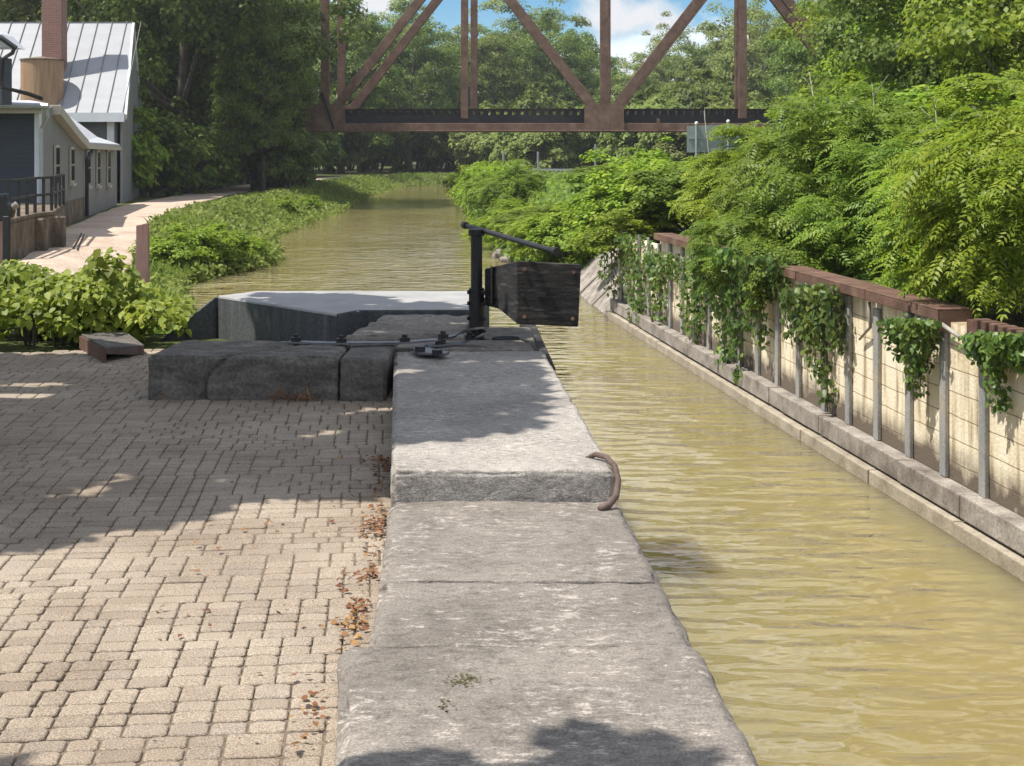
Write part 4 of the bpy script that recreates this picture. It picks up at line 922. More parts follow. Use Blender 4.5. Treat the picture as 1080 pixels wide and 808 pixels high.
for px, Y, s in ((505, 150, 2.6), (530, 146, 2.6), (545, 134, 2.2), (566, 131, 2.2), (588, 133, 2.3), (610, 136, 2.4), (632, 134, 2.4), (655, 130, 2.4), (680, 126, 2.5), (705, 122, 2.5), (730, 120, 2.4), (756, 118, 2.4), (782, 116, 2.4), (808, 114, 2.4), (520, 162, 3.2), (480, 168, 3.2), (445, 172, 3.2), (300, 158, 3.0), (322, 163, 3.0), (345, 167, 3.2), (370, 172, 3.2), (395, 176, 3.2), (420, 179, 3.2), (462, 182, 3.2), (490, 184, 3.4)):
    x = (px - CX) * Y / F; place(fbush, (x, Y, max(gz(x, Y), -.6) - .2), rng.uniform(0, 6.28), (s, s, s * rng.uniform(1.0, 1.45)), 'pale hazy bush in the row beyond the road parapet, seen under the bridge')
# the tree left of the picture that throws the dappled shade over the pavers
st = thing('shade_tree', 'broad leafy tree standing left of the pavers, its shade falling over the cross stones', 'tree', (-8.6, 10.2, -.05))
polyA = np.array([(-6.5, 5.7), (-2.4, 6.15), (-1.6, 6.75), (-1.3, 7.45), (-.8, 7.3), (.2, 7.95), (.22, 11), (.2, 13.0), (-.9, 13.45), (-1.2, 14.0), (-2.2, 14.2), (-2.35, 12.3), (-6.5, 12.3)])
polyB = np.array([(-.50, 2.6), (-.42, 3.84), (-.15, 3.94), (.02, 3.80), (.30, 4.02), (.52, 3.92), (.62, 2.6)])
polyC = np.array([(-1.95, 3.2), (-1.42, 3.3), (-1.38, 4.05), (-1.5, 4.12)])
def shade_points(poly, n_, keep, zlo, zhi, holes):
    lo, hi = poly.min(0), poly.max(0); q = rng.uniform(lo, hi, (n_ * 3, 2))
    q = q[sd_poly(q[:, 0], q[:, 1], poly) < -.03]; hol = np.array([.75 * noise.noise((x * 1.0, y * 1.5, 4.2)) + .55 * noise.noise((x * 2.6, y * 4.6, 1.2)) + .35 * noise.noise((x * 6.0, y * 9.0, 7.2)) for x, y in q])
    q = q[hol < holes][:n_]; z = rng.uniform(zlo, zhi, len(q)); s = np.array(S) / S.z
    return np.stack([q[:, 0], q[:, 1], np.zeros(len(q))], 1) + z[:, None] * s
P = np.concatenate([shade_points(polyA, 36000, 1, 4.4, 6.6, .17), shade_points(polyB, 1500, 1, 4.6, 5.6, .6), shade_points(polyC, 300, 1, 4.6, 5.2, .6)])
P -= np.array(st.location)
NA = len(P) - 0
N = unit(len(P)) * .5 + np.array([-.5, .1, .9])
leaves_of('crown', P, N, .21, T_DIAMOND, M['leaf_mid'], st)
mb = MB(); mb.tube([(0, 0, -.3), (.1, 0, 2), (.4, -.1, 4), (1.2, -.2, 5.4)], [.34, .28, .24, .18], 10)
for k in range(0, len(P), 600):
    q = Vector(P[k])
    if q.y < -4: continue
    mb.tube([(.4, -.1, 4), Vector((.4, -.1, 4)).lerp(q, .5) + Vector((0, 0, .4)), q], [.11, .06, .012], 6)
mb.tube([(.1, 0, 3.4), (1.2, -5, 4.9), (4.0, -8.3, 5.2), (6.6, -8.2, 5.0)], [.12, .09, .07, .03], 8)
mb.build('trunk', M['bark'], st, local=True, smooth=True)

# ------------------------------------------------------------------ railway truss bridge
BY, BW = 90.0, 4.6
br = thing('truss_bridge', 'brown steel railway truss bridge crossing over the canal', 'bridge', (5, BY, 0))
bx = lambda px: (px - CX) * BY / F
bzz = lambda py: EYE + (HY - py) * BY / F
ZB, ZT = bzz(133.5), bzz(-62)
JN = {k: bx(k) for k in (196, 343, 490, 637, 783, 930, 1077)}
def member(name, p, q, w, h): mb = MB(); mb.bar(p, q, w, h, (0, 1, 0)); mb.build(name, M['bridge'], br, bevel=.02)
JN0 = dict(JN)
for y in (BY, BY + BW):
    ch = .44
    if y > BY: JN = {k: v_ + .46 for k, v_ in JN0.items()}
    mb = MB(); mb.box(bx(232), bx(1077), y - .22, y + .22, ZB - ch / 2, ZB + ch / 2 - .02); mb.box(bx(232), bx(1077), y - .32, y + .32, ZB - ch / 2 - .08, ZB - ch / 2 - .002); mb.build('lower_chord', M['bridge'], br, bevel=.015)
    mb = MB(); mb.box(JN[490], JN[930], y - .28, y + .28, ZT - .45, ZT + .35); mb.build('upper_chord', M['bridge'], br, bevel=.02)
    V = lambda k, z: Vector((JN[k], y, z))
    for k, w in ((343, .48), (490, .44), (637, .48), (783, .46), (930, .48)):
        mb = MB(); a, b = V(k, ZB + .5), V(k, ZT - .4)
        if k == 343: b.z = ZB + 9.0
        for s in (-.20, .20): mb.box(a.x - w / 2, a.x + w / 2, y + s - .045, y + s + .045, a.z, b.z)
        mb.box(a.x - w / 2 + .08, a.x - w / 2 + .13, y - .155, y + .155, a.z, b.z); mb.box(a.x + w / 2 - .13, a.x + w / 2 - .08, y - .155, y + .155, a.z, b.z)
        mb.build('vertical', M['bridge'], br, bevel=.01)
    for a, b in ((343, 490), (637, 490), (637, 783), (930, 783)):
        p, q = V(a, ZB + .3), V(b, ZT - .1); mb = MB()
        for s in (-.19, .19): mb.bar(p + Vector((0, s, 0)), q + Vector((0, s, 0)), .54, .09, (0, 1, 0))
        mb.bar(p, q, .42, .28, (0, 1, 0)); mb.build('diagonal', M['bridge'], br, bevel=.01)
    for k in (343, 637, 930):
        c = JN[k]
        for s in (-.26, .26):
            mb = MB(); mb.prism([Vector((c - 1.2, y + s - .02, ZB - .24)), Vector((c + 1.2, y + s - .02, ZB - .24)), Vector((c + 1.2, y + s - .02, ZB + 1.15)), Vector((c + .95, y + s - .02, ZB + 1.36)), Vector((c - .95, y + s - .02, ZB + 1.36)), Vector((c - 1.2, y + s - .02, ZB + 1.15))], (0, .04, 0))
            mb.build('gusset_plate', M['bridge'], br)
mb = MB()
for k in (343, 490, 637, 783, 930): mb.box(JN[k] - .2, JN[k] + .2, BY + .3, BY + BW - .3, ZB - .2, ZB + .2)
mb.build('floor_beam', M['bridge'], br)
mb = MB()
for y in (BY + .65, BY + 1.6, BY + 3.0, BY + 3.9): mb.box(bx(232), bx(1077), y - .15, y + .15, ZB + .205, ZB + .72)
mb.build('stringer', M['black'], br)
mb = MB(); x = bx(232)
while x < bx(1077): mb.box(x, x + .27, BY + .5, BY + BW - .6, ZB + .722, ZB + .98); x += .50
mb.build('ties', M['asphalt_tie'], br)
mb = MB(); mb.box(bx(232), bx(1077), BY + .6, BY + .78, ZB + .985, ZB + 1.10); mb.box(bx(232), bx(1077), BY + 3.75, BY + 3.93, ZB + .985, ZB + 1.10); mb.build('guard_timber', M['asphalt_tie'], br)
mb = MB(); mb.box(bx(232), bx(1077), BY + 1.57, BY + 1.65, ZB + .985, ZB + 1.10); mb.box(bx(232), bx(1077), BY + 2.97, BY + 3.05, ZB + .985, ZB + 1.10); mb.build('rail', M['rust'], br)
mb = MB(); mb.bar((bx(340.5), BY - .35, bzz(98)), (bx(352.5), BY - .35, bzz(136)), .14, .1, (0, 1, 0)); mb.bar((bx(337.5), BY - .37, bzz(103)), (bx(341), BY - .37, bzz(98)), .12, .1, (0, 1, 0)); mb.build('bracing_rod', M['black'], br)
mb = MB(); mb.box(bx(692), bx(695.5), BY - .38, BY - .33, bzz(136), bzz(125)); mb.build('bracket', M['bridge'], br)
pier = MB(); pier.box(bx(266), bx(300), BY - .8, BY + BW + .8, -1.2, ZB - .64); tag(pier.build("bridge_pier", M["stone_dark"], bevel=.05), 'stone pier carrying the left end of the bridge, behind the dark tree', 'pier')
pier = MB(); pier.box(bx(1040), bx(1090), BY - .8, BY + BW + .8, -.6, ZB - .64); tag(pier.build('bridge_pier', M['dock'], bevel=.05), 'stone pier carrying the right end of the bridge, behind the right trees', 'pier')

# ------------------------------------------------------------------ sign, road parapet and poles on the right
SY = 47.0
sg = thing('road_sign', 'grey back of a rectangular sign on two steel posts standing among the shrubs', 'sign', tuple(py_(752, 158, SY)))
a, b = py_(724.5, 133, SY), py_(779, 131, SY)
mb = MB(); mb.add([a, b, b - Vector((0, 0, .86)), a - Vector((0, 0, .84))] + [p + Vector((0, .02, 0)) for p in (a, b, b - Vector((0, 0, .86)), a - Vector((0, 0, .84)))], [(0, 1, 2, 3), (4, 7, 6, 5), (0, 4, 5, 1), (1, 5, 6, 2), (2, 6, 7, 3), (3, 7, 4, 0)])
mb.build('panel', M['sign_back'], sg)
mb = MB(); mb.bar(py_(726, 146, SY) - Vector((0, .02, 0)), py_(778, 144.6, SY) - Vector((0, .02, 0)), .03, .04); mb.build('crossbar', M['galv'], sg)
for px, pt in ((734.5, 131), (768, 129)):
    p = py_(px, pt, SY - .07); mb = MB(); mb.tube([Vector((p.x, p.y, -.2)), p], .045, 10); mb.build('post', M['galv'], sg)
    mb = MB(); mb.tube([p, p + Vector((0, 0, .05)), p + Vector((0, 0, .085))], [.055, .055, .02], 10); mb.build('post_cap', M['paint_white'], sg)
RY = 116.0
rp = thing('road_parapet', 'white road parapet with a grey metal rail, seen through the shrubs below the bridge', 'parapet', tuple(py_(592, 192, RY)))
xa, xb = py_(556, 183, RY).x, py_(646, 183, RY - 6).x
yA, yB = RY, RY - 5
def rpq(u, z): return Vector((xa + (xb - xa) * u, yA + (yB - yA) * u, z))
mb = MB(); mb.bar(rpq(0, -.95), rpq(1, -.95), .3, .75); mb.build('base_wall', M['paint_white'], rp)
mb = MB(); mb.bar(rpq(0, .10), rpq(1, .10), .10, .16); mb.build('rail', M['galv'], rp)
for u in np.linspace(.03, .97, 13):
    mb = MB(); mb.bar(rpq(u, -.6), rpq(u, .03), .1, .1); mb.build('baluster', M['galv'], rp)
for px, y0, Y, lab in ((531, 160, 122, 'pale pole left of the road parapet, under the bridge'), (567.5, 160, 124, 'pale pole at the left end of the road parapet'), (628, 152, 126, 'thin grey pole right of the road parapet')):
    p = py_(px, y0, Y); mb = MB(); mb.tube([Vector((p.x, Y, gz(p.x, Y) - .2)), p], .10, 8); tag(mb.build('pole', M['galv']), lab, 'pole', 'poles by the road under the bridge')

# ------------------------------------------------------------------ buildings at the left
BX = lambda Y: -6.68 - .166 * Y                     # canal side wall line
def PW(px): return 10421.0 / (281.0 - px)           # photo x on that wall to distance
bp_ = lambda px, py: py_(px, py, PW(px))
nb = thing('warehouse', 'slate blue clapboard building with a grey canal side, low metal roof and tall narrow windows', 'building', (-18, 44, -.8))
Yf = PW(40.5); xf = BX(Yf); zf = EYE + (HY - 112) * Yf / F
mb = MB(); mb.box(xf - 14, xf - .12, Yf, Yf + .2, -1.0, zf); mb.build('front_wall', M['clapboard'], nb)
mb = MB(); mb.box(xf - .11, xf + .03, Yf - .03, Yf + .2, -.1, zf - .02); mb.build('corner_board', M['white_trim'], nb)
def on_wall(Y, z, off=0.0): return Vector((BX(Y) + off, Y + off * .166, z))
zp = EYE + (HY - 113) * PW(56) / F
prof = [(Yf + .15, zf - .1), (PW(55), zp), (PW(64), EYE + (HY - 124) * PW(64) / F), (PW(75), EYE + (HY - 138) * PW(75) / F), (PW(86), EYE + (HY - 150) * PW(86) / F), (PW(123), EYE + (HY - 153.5) * PW(123) / F)]
mb = MB(); mb.prism([on_wall(y, -1.0) for y, z in prof[:1]] + [on_wall(y, z) for y, z in prof] + [on_wall(prof[-1][0], -1.0)], (-.2, 0, 0)); mb.build('side_wall', M['grey_siding'], nb)
mb = MB()
for (y1_, z1_), (y2_, z2_) in zip(prof[1:4], prof[2:5]):
    a, b = on_wall(y1_, z1_), on_wall(y2_, z2_); mb.prism([a + Vector((-.1, 0, .06)), b + Vector((-.1, 0, .06)), b + Vector((-.1, 0, -.24)), a + Vector((-.1, 0, -.24))], (.36, .05, 0))
mb.build('bargeboard', M['cream_trim'], nb, bevel=.01)
# low front roof and its gutter, then the shed roof that drops towards the canal
mb = MB(); mb.prism([Vector((xf - 14, Yf - .35, zf + .02)), Vector((xf + .35, Yf - .35, zf + .02)), Vector((xf - 2.5, Yf + 7, zf + .34)), Vector((xf - 14, Yf + 7, zf + .34))], (0, 0, .06)); mb.build('roof', M['grey_roof'], nb)
mb = MB(); mb.box(xf - 14, xf + .2, Yf - .42, Yf - .26, zf - .22, zf + .01); mb.build('fascia', M['cream_trim'], nb)
mb = MB(); mb.tube([(xf - 14, Yf - .5, zf - .02), (xf + .45, Yf - .5, zf - .02)], .09, 8); mb.tube([(xf + .38, Yf - .5, zf - .03), (xf + .40, Yf - .42, zf - .3), (xf + .12, Yf - .1, zf - .65), (xf + .12, Yf - .08, -.7)], .055, 8); mb.build('gutter', M['galv'], nb)
e0, e1 = py_(87, 149.5, PW(84)), py_(126.5, 152.5, PW(120))
r0, r1 = py_(60, 113.5, PW(84) + 1.2), py_(74, 123, PW(120))
m0, m1 = e0.lerp(r0, .45) - Vector((0, 0, .22)), e1.lerp(r1, .45) - Vector((0, 0, .22))
mb = MB(); mb.add([e0, e1, m1, m0, r1, r0] + [p - Vector((0, 0, .08)) for p in (e0, e1, m1, m0, r1, r0)], [(0, 1, 2, 3), (3, 2, 4, 5), (6, 9, 8, 7), (9, 11, 10, 8), (0, 6, 7, 1), (1, 7, 8, 2), (2, 8, 10, 4), (4, 10, 11, 5), (5, 11, 9, 3), (3, 9, 6, 0)]); mb.build('shed_roof', M['grey_roof'], nb)
mb = MB(); mb.bar(e0 - Vector((0, 0, .17)), e1 - Vector((0, 0, .17)), .12, .16); mb.build('eave_board', M['cream_trim'], nb)
p = on_wall(PW(88), 0, .12); mb = MB(); mb.tube([e0.lerp(e1, .25) - Vector((0, 0, .25)), Vector((p.x, p.y, 1.3)), Vector((p.x, p.y, -.75))], .07, 8); mb.build('downpipe', M['black'], nb)
for px, y0, y1 in ((58, 153, 196), (74, 155, 193), (91.5, 158, 196), (102, 158.5, 196), (113, 158.5, 195)):
    Y = PW(px); zt_, zb_ = EYE + (HY - y0) * Y / F, EYE + (HY - y1) * Y / F; hw = .42
    f = MB(); f.prism([on_wall(Y - hw, zb_, .02), on_wall(Y + hw, zb_, .02), on_wall(Y + hw, zt_, .02), on_wall(Y - hw, zt_, .02)], (.06, .01, 0)); fo = f.build('window', M['cream_trim'], nb)
    f = MB(); zm = (zt_ + zb_) / 2
    for za, zc in ((zb_ + .09, zm - .03), (zm + .03, zt_ - .09)): f.prism([on_wall(Y - hw + .1, za, .085), on_wall(Y + hw - .1, za, .085), on_wall(Y + hw - .1, zc, .085), on_wall(Y - hw + .1, zc, .085)], (.02, .003, 0))
    f.build('pane', M['glass'] if 'glass' in M else M.setdefault('glass', flat_mat('dark_window_glass', (.03, .035, .04), .12, var=.1)), fo)
    f = MB(); f.prism([on_wall(Y - hw - .05, zb_ - .1, .02), on_wall(Y + hw + .05, zb_ - .1, .02), on_wall(Y + hw + .05, zb_ - .005, .02), on_wall(Y - hw - .05, zb_ - .005, .02)], (.14, .02, 0)); f.build('sill', M['cream_trim'], fo)
mb = MB(); mb.prism([on_wall(Yf + .2, -1.0, .01), on_wall(PW(88), -1.0, .01), on_wall(PW(88), -.05, .01), on_wall(Yf + .2, -.05, .01)], (.05, .01, 0)); mb.build('foundation', M['dock'], nb)

wb = thing('white_roofed_barn', 'dark grey board building with a steep white metal roof behind the slate blue one', 'building', (-22, 72, -.8))
Ye, Yr, Yk = 68.0, 74.0, 80.0
ze = EYE + (HY - 121) * Ye / F; zr_ = EYE + (HY - 25) * Yr / F
xE, xR, xK = py_(131.5, 0, Ye).x, py_(139.5, 0, Yr).x, py_(148, 0, Yk).x; zk = ze
gx0, gx1, gx2 = BX(Ye + .6), BX(Yr), BX(Yk - .6)
mb = MB(); mb.box(-44, gx0 - .1, Ye + .6, Ye + .85, -1, ze + .2); mb.build('front_wall', M['boards'], wb)
mb = MB(); mb.prism([Vector((gx0, Ye + .6, -1)), Vector((gx0, Ye + .6, ze + .3)), Vector((gx1, Yr, zr_ - .15)), Vector((gx2, Yk - .6, ze + .3)), Vector((gx2, Yk - .6, -1))], (-.25, 0, 0)); mb.build('gable_wall', M['grey_siding'], wb)
mb = MB(); mb.prism([Vector((-44, Ye, ze)), Vector((xE, Ye, ze)), Vector((xR, Yr, zr_)), Vector((-44, Yr, zr_))], (0, .06, .09)); rf = mb.build('roof', M['white_roof'], wb)
mb = MB(); mb.prism([Vector((-44, Yk, zk)), Vector((xK, Yk, zk)), Vector((xR, Yr, zr_)), Vector((-44, Yr, zr_))], (0, -.06, .09)); mb.build('roof', M['white_roof'], wb)
mb = MB(); x = xE - .1; t_ = Vector((0, Yr - Ye, zr_ - ze)); k = 0
while x > -34:
    o = x + (xR - xE) * 0
    mb.bar(Vector((x, Ye, ze + .1)), Vector((x + (xR - xE) * .55, Yr, zr_ + .1)), *(.022, .05)); x -= .72; k += 1
mb.build('seam', M['grey_siding'], rf)
mb = MB(); mb.bar((-44, Ye - .06, ze - .12), (xE, Ye - .06, ze - .12), .1, .42); mb.build('fascia', M['white_trim'], wb)
mb = MB(); mb.bar((xR + .05, Yr, zr_ - .1), (xK + .05, Yk, zk - .1), .12, .4); mb.bar((xR + .05, Yr, zr_ - .1), (xE + .05, Ye, ze - .1), .10, .3); mb.build('bargeboard', M['white_trim'], wb)
p = py_(116.5, 124, Ye + .5); mb = MB(); mb.box(p.x - .16, p.x + .16, Ye + .5, Ye + .595, .7, ze - .1); mb.build('corner_board', M['white_trim'], wb)
Y = 70.6
cx = py_(57.5, 0, Y).x; hw = 10.3 * Y / F
mb = MB(); mb.box(cx - hw, cx + hw, Y - hw, Y + hw, -.8, 11.6); mb.box(cx - hw - .06, cx + hw + .06, Y - hw - .06, Y + hw + .06, 11.602, 11.9); tag(mb.build('chimney', M['brick'], bevel=.01), 'tall square red brick chimney in front of the white roof', 'chimney')
Y = 69.0; cx = py_(44.5, 0, Y).x; r_ = 21.8 * Y / F; zt_ = EYE + (HY - 64) * Y / F
tk = thing('storage_tank', 'round tan boarded tank with a low conical lid, in front of the brick chimney', 'tank', (cx, Y, -.8))
mb = MB(); mb.tube([(cx, Y, -.8), (cx, Y, zt_)], r_, 40); mb.build('body', M['tank_wood'], tk)
mb = MB(); mb.tube([(cx, Y, zt_ + .003), (cx, Y, zt_ + .06), (cx, Y, zt_ + .19)], [r_ + .05, r_ + .05, .1], 40); mb.build('lid', M['dock'], tk)
# the near roof corner that peeps in at the left edge
Y = 41.0; a = py_(-60, 12, Y); b = py_(17, 49, Y)
nr = thing('porch_roof', 'corner of a pale metal roof with a dark gutter at the left edge above the blue building', 'roof', (a.x, Y, b.z - 1))
mb = MB(); mb.prism([py_(-60, 0, Y + 4), py_(2, 36, Y), py_(16, 50, Y), py_(-60, 50, Y)], (0, .9, 0)); mb.build('roof', M['grey_roof'], nr)
mb = MB(); mb.tube([py_(-40, 20, Y - .05), py_(3, 41, Y - .05), py_(17, 51, Y - .05)], .07, 8); mb.tube([py_(15, 51, Y - .05), py_(13, 56, Y - .05), py_(3, 62, Y - .05), py_(2, 92, Y - .05), py_(30, 99, Y + .6), py_(44, 104, Y + 1)], .06, 8); mb.build('gutter', M['black'], nr)
mb = MB(); mb.box(py_(-60, 0, Y).x, py_(1, 0, Y).x, Y + .1, Y + .9, zf, py_(0, 60, Y).z); mb.build('wall', M['clapboard'], nr)

# loading dock with its railing
dk = thing('loading_dock', 'stained brown concrete loading dock below the blue building', 'dock', (-12.5, 36, -.8))
DC = [py_(57, 262, 37.4), py_(69, 219, 40.5), py_(34, 219, 36.2), py_(10, 235, 33)]
zt_ = .12
mb = MB()
A = [Vector((py_(-30, 0, 33.0).x, 33.0, -1)), Vector((py_(11, 0, 33.0).x, 33.0, -1)), Vector((py_(38, 0, 36.0).x, 36.0, -1)), Vector((py_(57, 0, 37.2).x, 37.2, -1)), Vector((py_(68.5, 0, 42.6).x, 42.6, -1)), Vector((py_(-30, 0, 42.6).x, 42.6, -1))]
mb.prism(A, (0, 0, 1.05)); mb.build('dock_body', M['dock'], dk, bevel=.03)
mb = MB(); mb.prism([a + Vector((0, 0, 1.055)) for a in A], (0, 0, .10)); mb.build('deck', M['dock'], dk, bevel=.015)
for q, w in ((A[2], .5), (A[3], .35)):
    mb = MB(); mb.box(q.x - .3, q.x + .25, q.y - .08, q.y + .2, -1, .02); mb.build('pilaster', M['dock'], dk, bevel=.03)
rl = thing('dock_railing', 'black iron railing along the loading dock', 'railing', (-12.5, 36, .16))
line = [Vector((py_(-30, 0, 33.2).x, 33.2, .16)), Vector((py_(10, 0, 33.2).x, 33.2, .16)), Vector((py_(37, 0, 36.2).x, 36.2, .16)), Vector((py_(54.5, 0, 37.4).x, 37.4, .16)), Vector((py_(67, 0, 41.6).x, 41.6, .16))]
HR = .84
for z in (HR, HR * .5):
    for a, b in zip(line[:-1], line[1:]): mb = MB(); mb.bar(a + Vector((0, 0, z)), b + Vector((0, 0, z)), .06, .06); mb.build('rail', M['black'], rl)
for a, b, n_ in zip(line[:-1], line[1:], (3, 3, 2, 3)):
    for k in range(n_ + (b is line[-1])): q = a.lerp(b, k / n_); mb = MB(); mb.bar(q - Vector((0, 0, .03)), q + Vector((0, 0, HR)), .065, .065, (0, 1, 0)); mb.build('baluster', M['black'], rl)
# the black winch at the left edge
Y = 25.0
wc = thing('sluice_winch', 'black iron winch on a dark post beside a pale board, at the left edge', 'winch', tuple(py_(7, 283, Y)))
mb = MB(); mb.bar(py_(7, 305, Y), py_(7, 228, Y), .11, .11, (0, 1, 0)); mb.build('post', M['black'], wc, bevel=.01)
mb = MB(); mb.prism([py_(-14, 206, Y), py_(5, 204, Y), py_(7, 213, Y), py_(13, 222, Y), py_(11, 230, Y), py_(2, 234, Y), py_(-14, 230, Y)], (0, .22, 0)); mb.build('housing', M['iron'], wc, bevel=.03, seg=2)
mb = MB(); mb.tube([py_(10, 226, Y + .1), py_(13, 219, Y + .1), py_(16, 216, Y + .1), py_(19, 219, Y + .1)], [.035, .05, .06, .04], 8); mb.build('crank', M['concrete'], wc, smooth=True)
mb = MB(); mb.prism([py_(-14, 234, Y + .3), py_(3.3, 233, Y + .3), py_(3.3, 300, Y + .3), py_(-14, 300, Y + .3)], (0, .06, 0)); mb.build('board', M['pink_wood'], wc)
mb = MB(); mb.bar(py_(-14, 288, 16.2), py_(17, 284.5, 17.2), .09, .12); 
tag(mb.build('timber_rail', M['pink_wood'], bevel=.01), 'faded pink timber rail just above the vine bush at the left edge', 'rail')
a = pz(150, 289, -.8); a = Vector(((150 - CX) * 29.5 / F, 29.5, 0))
mb = MB(); q0, q1, q2, q3 = py_(143, 289, 29.5), py_(157, 288, 29.5), py_(156.5, 235, 29.5), py_(143.5, 238, 29.5)
q0.z -= .2; q1.z -= .2
mb.prism([q0, q1, q2, q3], (0, .09, 0)); tag(mb.build('marker_board', M['pink_wood'], bevel=.008), 'upright faded pink board standing between the towpath and the weeds', 'board')
# timber strips set into the path
for (xa_, ya_, xb_, yb_), lab in (((77, 262, 86, 246), 'thin dark iron strip set in the towpath, nearer the dock'), ((81.5, 263, 88.5, 247.5), 'thin dark iron strip set in the towpath, farther from the dock')):
    a_, b_ = pz(xa_, ya_, -.72), pz(xb_, yb_, -.72)
    mb = MB(); mb.bar(a_, b_, .03, .03); tag(mb.build('iron_strip', M['black']), lab, 'iron strip', 'iron strips in the towpath')
# rusty steel tray by the vine bush
mb = MB(); a_, b_, c_, d_ = pz(86, 354, .11), pz(112, 368.5, .11), pz(152, 366, .06), pz(132, 351, .08)
th = Vector((0, 0, .015))
mb.prism([a_, b_, c_, d_], th)
tr_ = mb.build('steel_plate', M['stone_dark']); tag(tr_, 'low rusty edged plate cover at the foot of the vine bush', 'plate')
mb = MB(); mb.prism([a_ + Vector((0, 0, -.002)), b_ + Vector((0, 0, -.002)), Vector((b_.x, b_.y, 0)), Vector((a_.x, a_.y, 0))], (-.02, 0, 0)); mb.build('side_plate', M['rust'], tr_, local=True)
mb = MB(); mb.prism([b_ + Vector((0, -.02, .012)), c_ + Vector((0, -.02, .012)), Vector((c_.x, c_.y - .02, -.005)), Vector((b_.x, b_.y - .02, 0.075))], (0, .018, 0)); mb.build('front_edge', M['rust_pale'], tr_, local=True)

# ------------------------------------------------------------------ vine bush, bank weeds and grass, dry leaves
def bush(name, label, cat, centres, n_, leaf, mat, group=None, spread=(.34, .34, .26), seedstem=8, base=None):
    b0 = np.array(base); t = thing(name, label, cat, tuple(b0), 0, group); P, N, C = [], [], []
    for (x, y, z, w) in centres:
        m = int(n_ * w); q = unit(m); q[:, 2] = np.abs(q[:, 2]) * 1.1 - .25; r = rng.uniform(.35, 1, m)[:, None] ** .5
        c = np.array([x, y, z]) - b0; P.append(c + q * r * np.array(spread) * w ** .4); N.append(q * .6 + np.array([-.15, -.35, .6]) + rng.normal(size=(m, 3)) * .4); C.append(c)
    P, N = np.concatenate(P), np.concatenate(N)
    leaves_of('leaves', P, N, leaf, T_LEAF, M[mat], t, droop=.7, vary=.45)
    mb = MB()
    for c in C: mb.tube([Vector((c[0] * .6, c[1] * .6 + .1, -.05)), Vector(c) * .6 + Vector((0, 0, .1)), Vector(c)], [.014, .011, .005], 5)
    mb.build('stems', M['bark'], t, local=True)
    return t
cs = []
for k in range(90):
    px = rng.uniform(-30, 172); Y = rng.uniform(12.9, 14.9)
    top = np.interp(px, [-30, 20, 60, 110, 150, 172], [285, 275, 287, 280, 300, 325]); py1 = rng.uniform(top + 14, np.interp(px, [-30, 100, 172], [362, 356, 352]))
    p = py_(px, py1, Y); cs.append((p.x, p.y, max(.08, p.z), rng.uniform(.6, 1.3)))
for px, py1 in ((30, 290), (10, 296), (60, 300), (95, 296), (140, 312), (165, 330), (180, 326), (108, 284), (112, 276), (125, 292)): p = py_(px, py1, 13.8); cs.append((p.x, p.y, p.z, .55))
bush('vine_bush', 'low bush of broad yellow green vine leaves at the left edge of the pavers', 'bush', cs, 100, .070, 'leaf_bush', base=(-3.9, 13.6, -.05), spread=(.24, .24, .19))
t = thing('vine_sprig', 'single upright vine sprig with heart leaves standing above the bush', 'vine', tuple(py_(108, 300, 13.3)))
pl = [(112, 300), (110, 288), (106, 276), (105, 262)]; mb = MB(); mb.tube([py_(x, y, 13.3) for x, y in pl], [.008, .007, .005, .003], 6); mb.build('stem', M['bark'], t)
LP = np.array([py_(x, y, 13.3) - t.location for x, y in ((105, 262), (102, 268), (109, 271), (100, 273), (113, 275), (104, 279), (115, 281), (97, 283), (121, 285), (112, 288), (100, 291), (124, 292))])
leaves_of('leaves', LP, np.tile([-.3, -.8, .5], (len(LP), 1)) + rng.normal(size=(len(LP), 3)) * .3, .125, T_LEAF, M['leaf_bush'], t, droop=1.5, vary=.25)

def bank_scatter(n_, y0, y1, cond):
    Y = 1 / rng.uniform(1 / y1, 1 / y0, n_ * 4); X = rng.uniform(-17, -4, n_ * 4); d = sd_poly(X, Y); ok = cond(X, Y, d)
    X, Y, d = X[ok][:n_], Y[ok][:n_], d[ok][:n_]; return X, Y, ground_z(X, Y), d
px_ = np.array([p[1] for p in PATH]); pxx = np.array([p[0] for p in PATH])
on_path = lambda X, Y: np.abs(X - np.interp(Y, px_, pxx)) < np.interp(Y, px_, [p[2] for p in PATH]) * .5 + np.where(Y > 55, .5, .1)
X, Y, Z, d = bank_scatter(60000, 22, 155, lambda X, Y, d: (d > -.25) & (d < 5.5) & ~on_path(X, Y) & (X > np.interp(Y, px_, pxx)))
hN = np.array([noise.noise((x * .45, y * .3, 2)) for x, y in zip(X, Y)])
L = rng.uniform(.16, .42, len(X)) * (1 + Y / 260) * (1 + .5 * hN) * np.clip(.45 + .3 * (5.5 - d), .45, 1) * np.where(Y > 46, .62, 1)
P = np.stack([X, Y, Z + .02], 1); U = unit(len(X)) * .55 + np.array([.1, 0, 1]); N = unit(len(X)) + np.array([0, -.6, .3])
tag(foliage('bank_grass', P, N, U, L, (T_BLADE[0] * np.array([1, 2.2, 1]), T_BLADE[1]), M['leaf_grass']), 'long grass covering the left canal bank', 'grass', kind='stuff')
X, Y, Z, d = bank_scatter(20000, 26, 150, lambda X, Y, d: (d > -.4) & (d < 3.6) & ~on_path(X, Y) & (X > np.interp(Y, px_, pxx)))
hh = rng.uniform(.03, .36, len(X)) * (1 + .4 * np.array([noise.noise((x * .6, y * .4, 9)) for x, y in zip(X, Y)]))
P = np.stack([X, Y, np.maximum(Z, WATER_Z) + hh], 1)
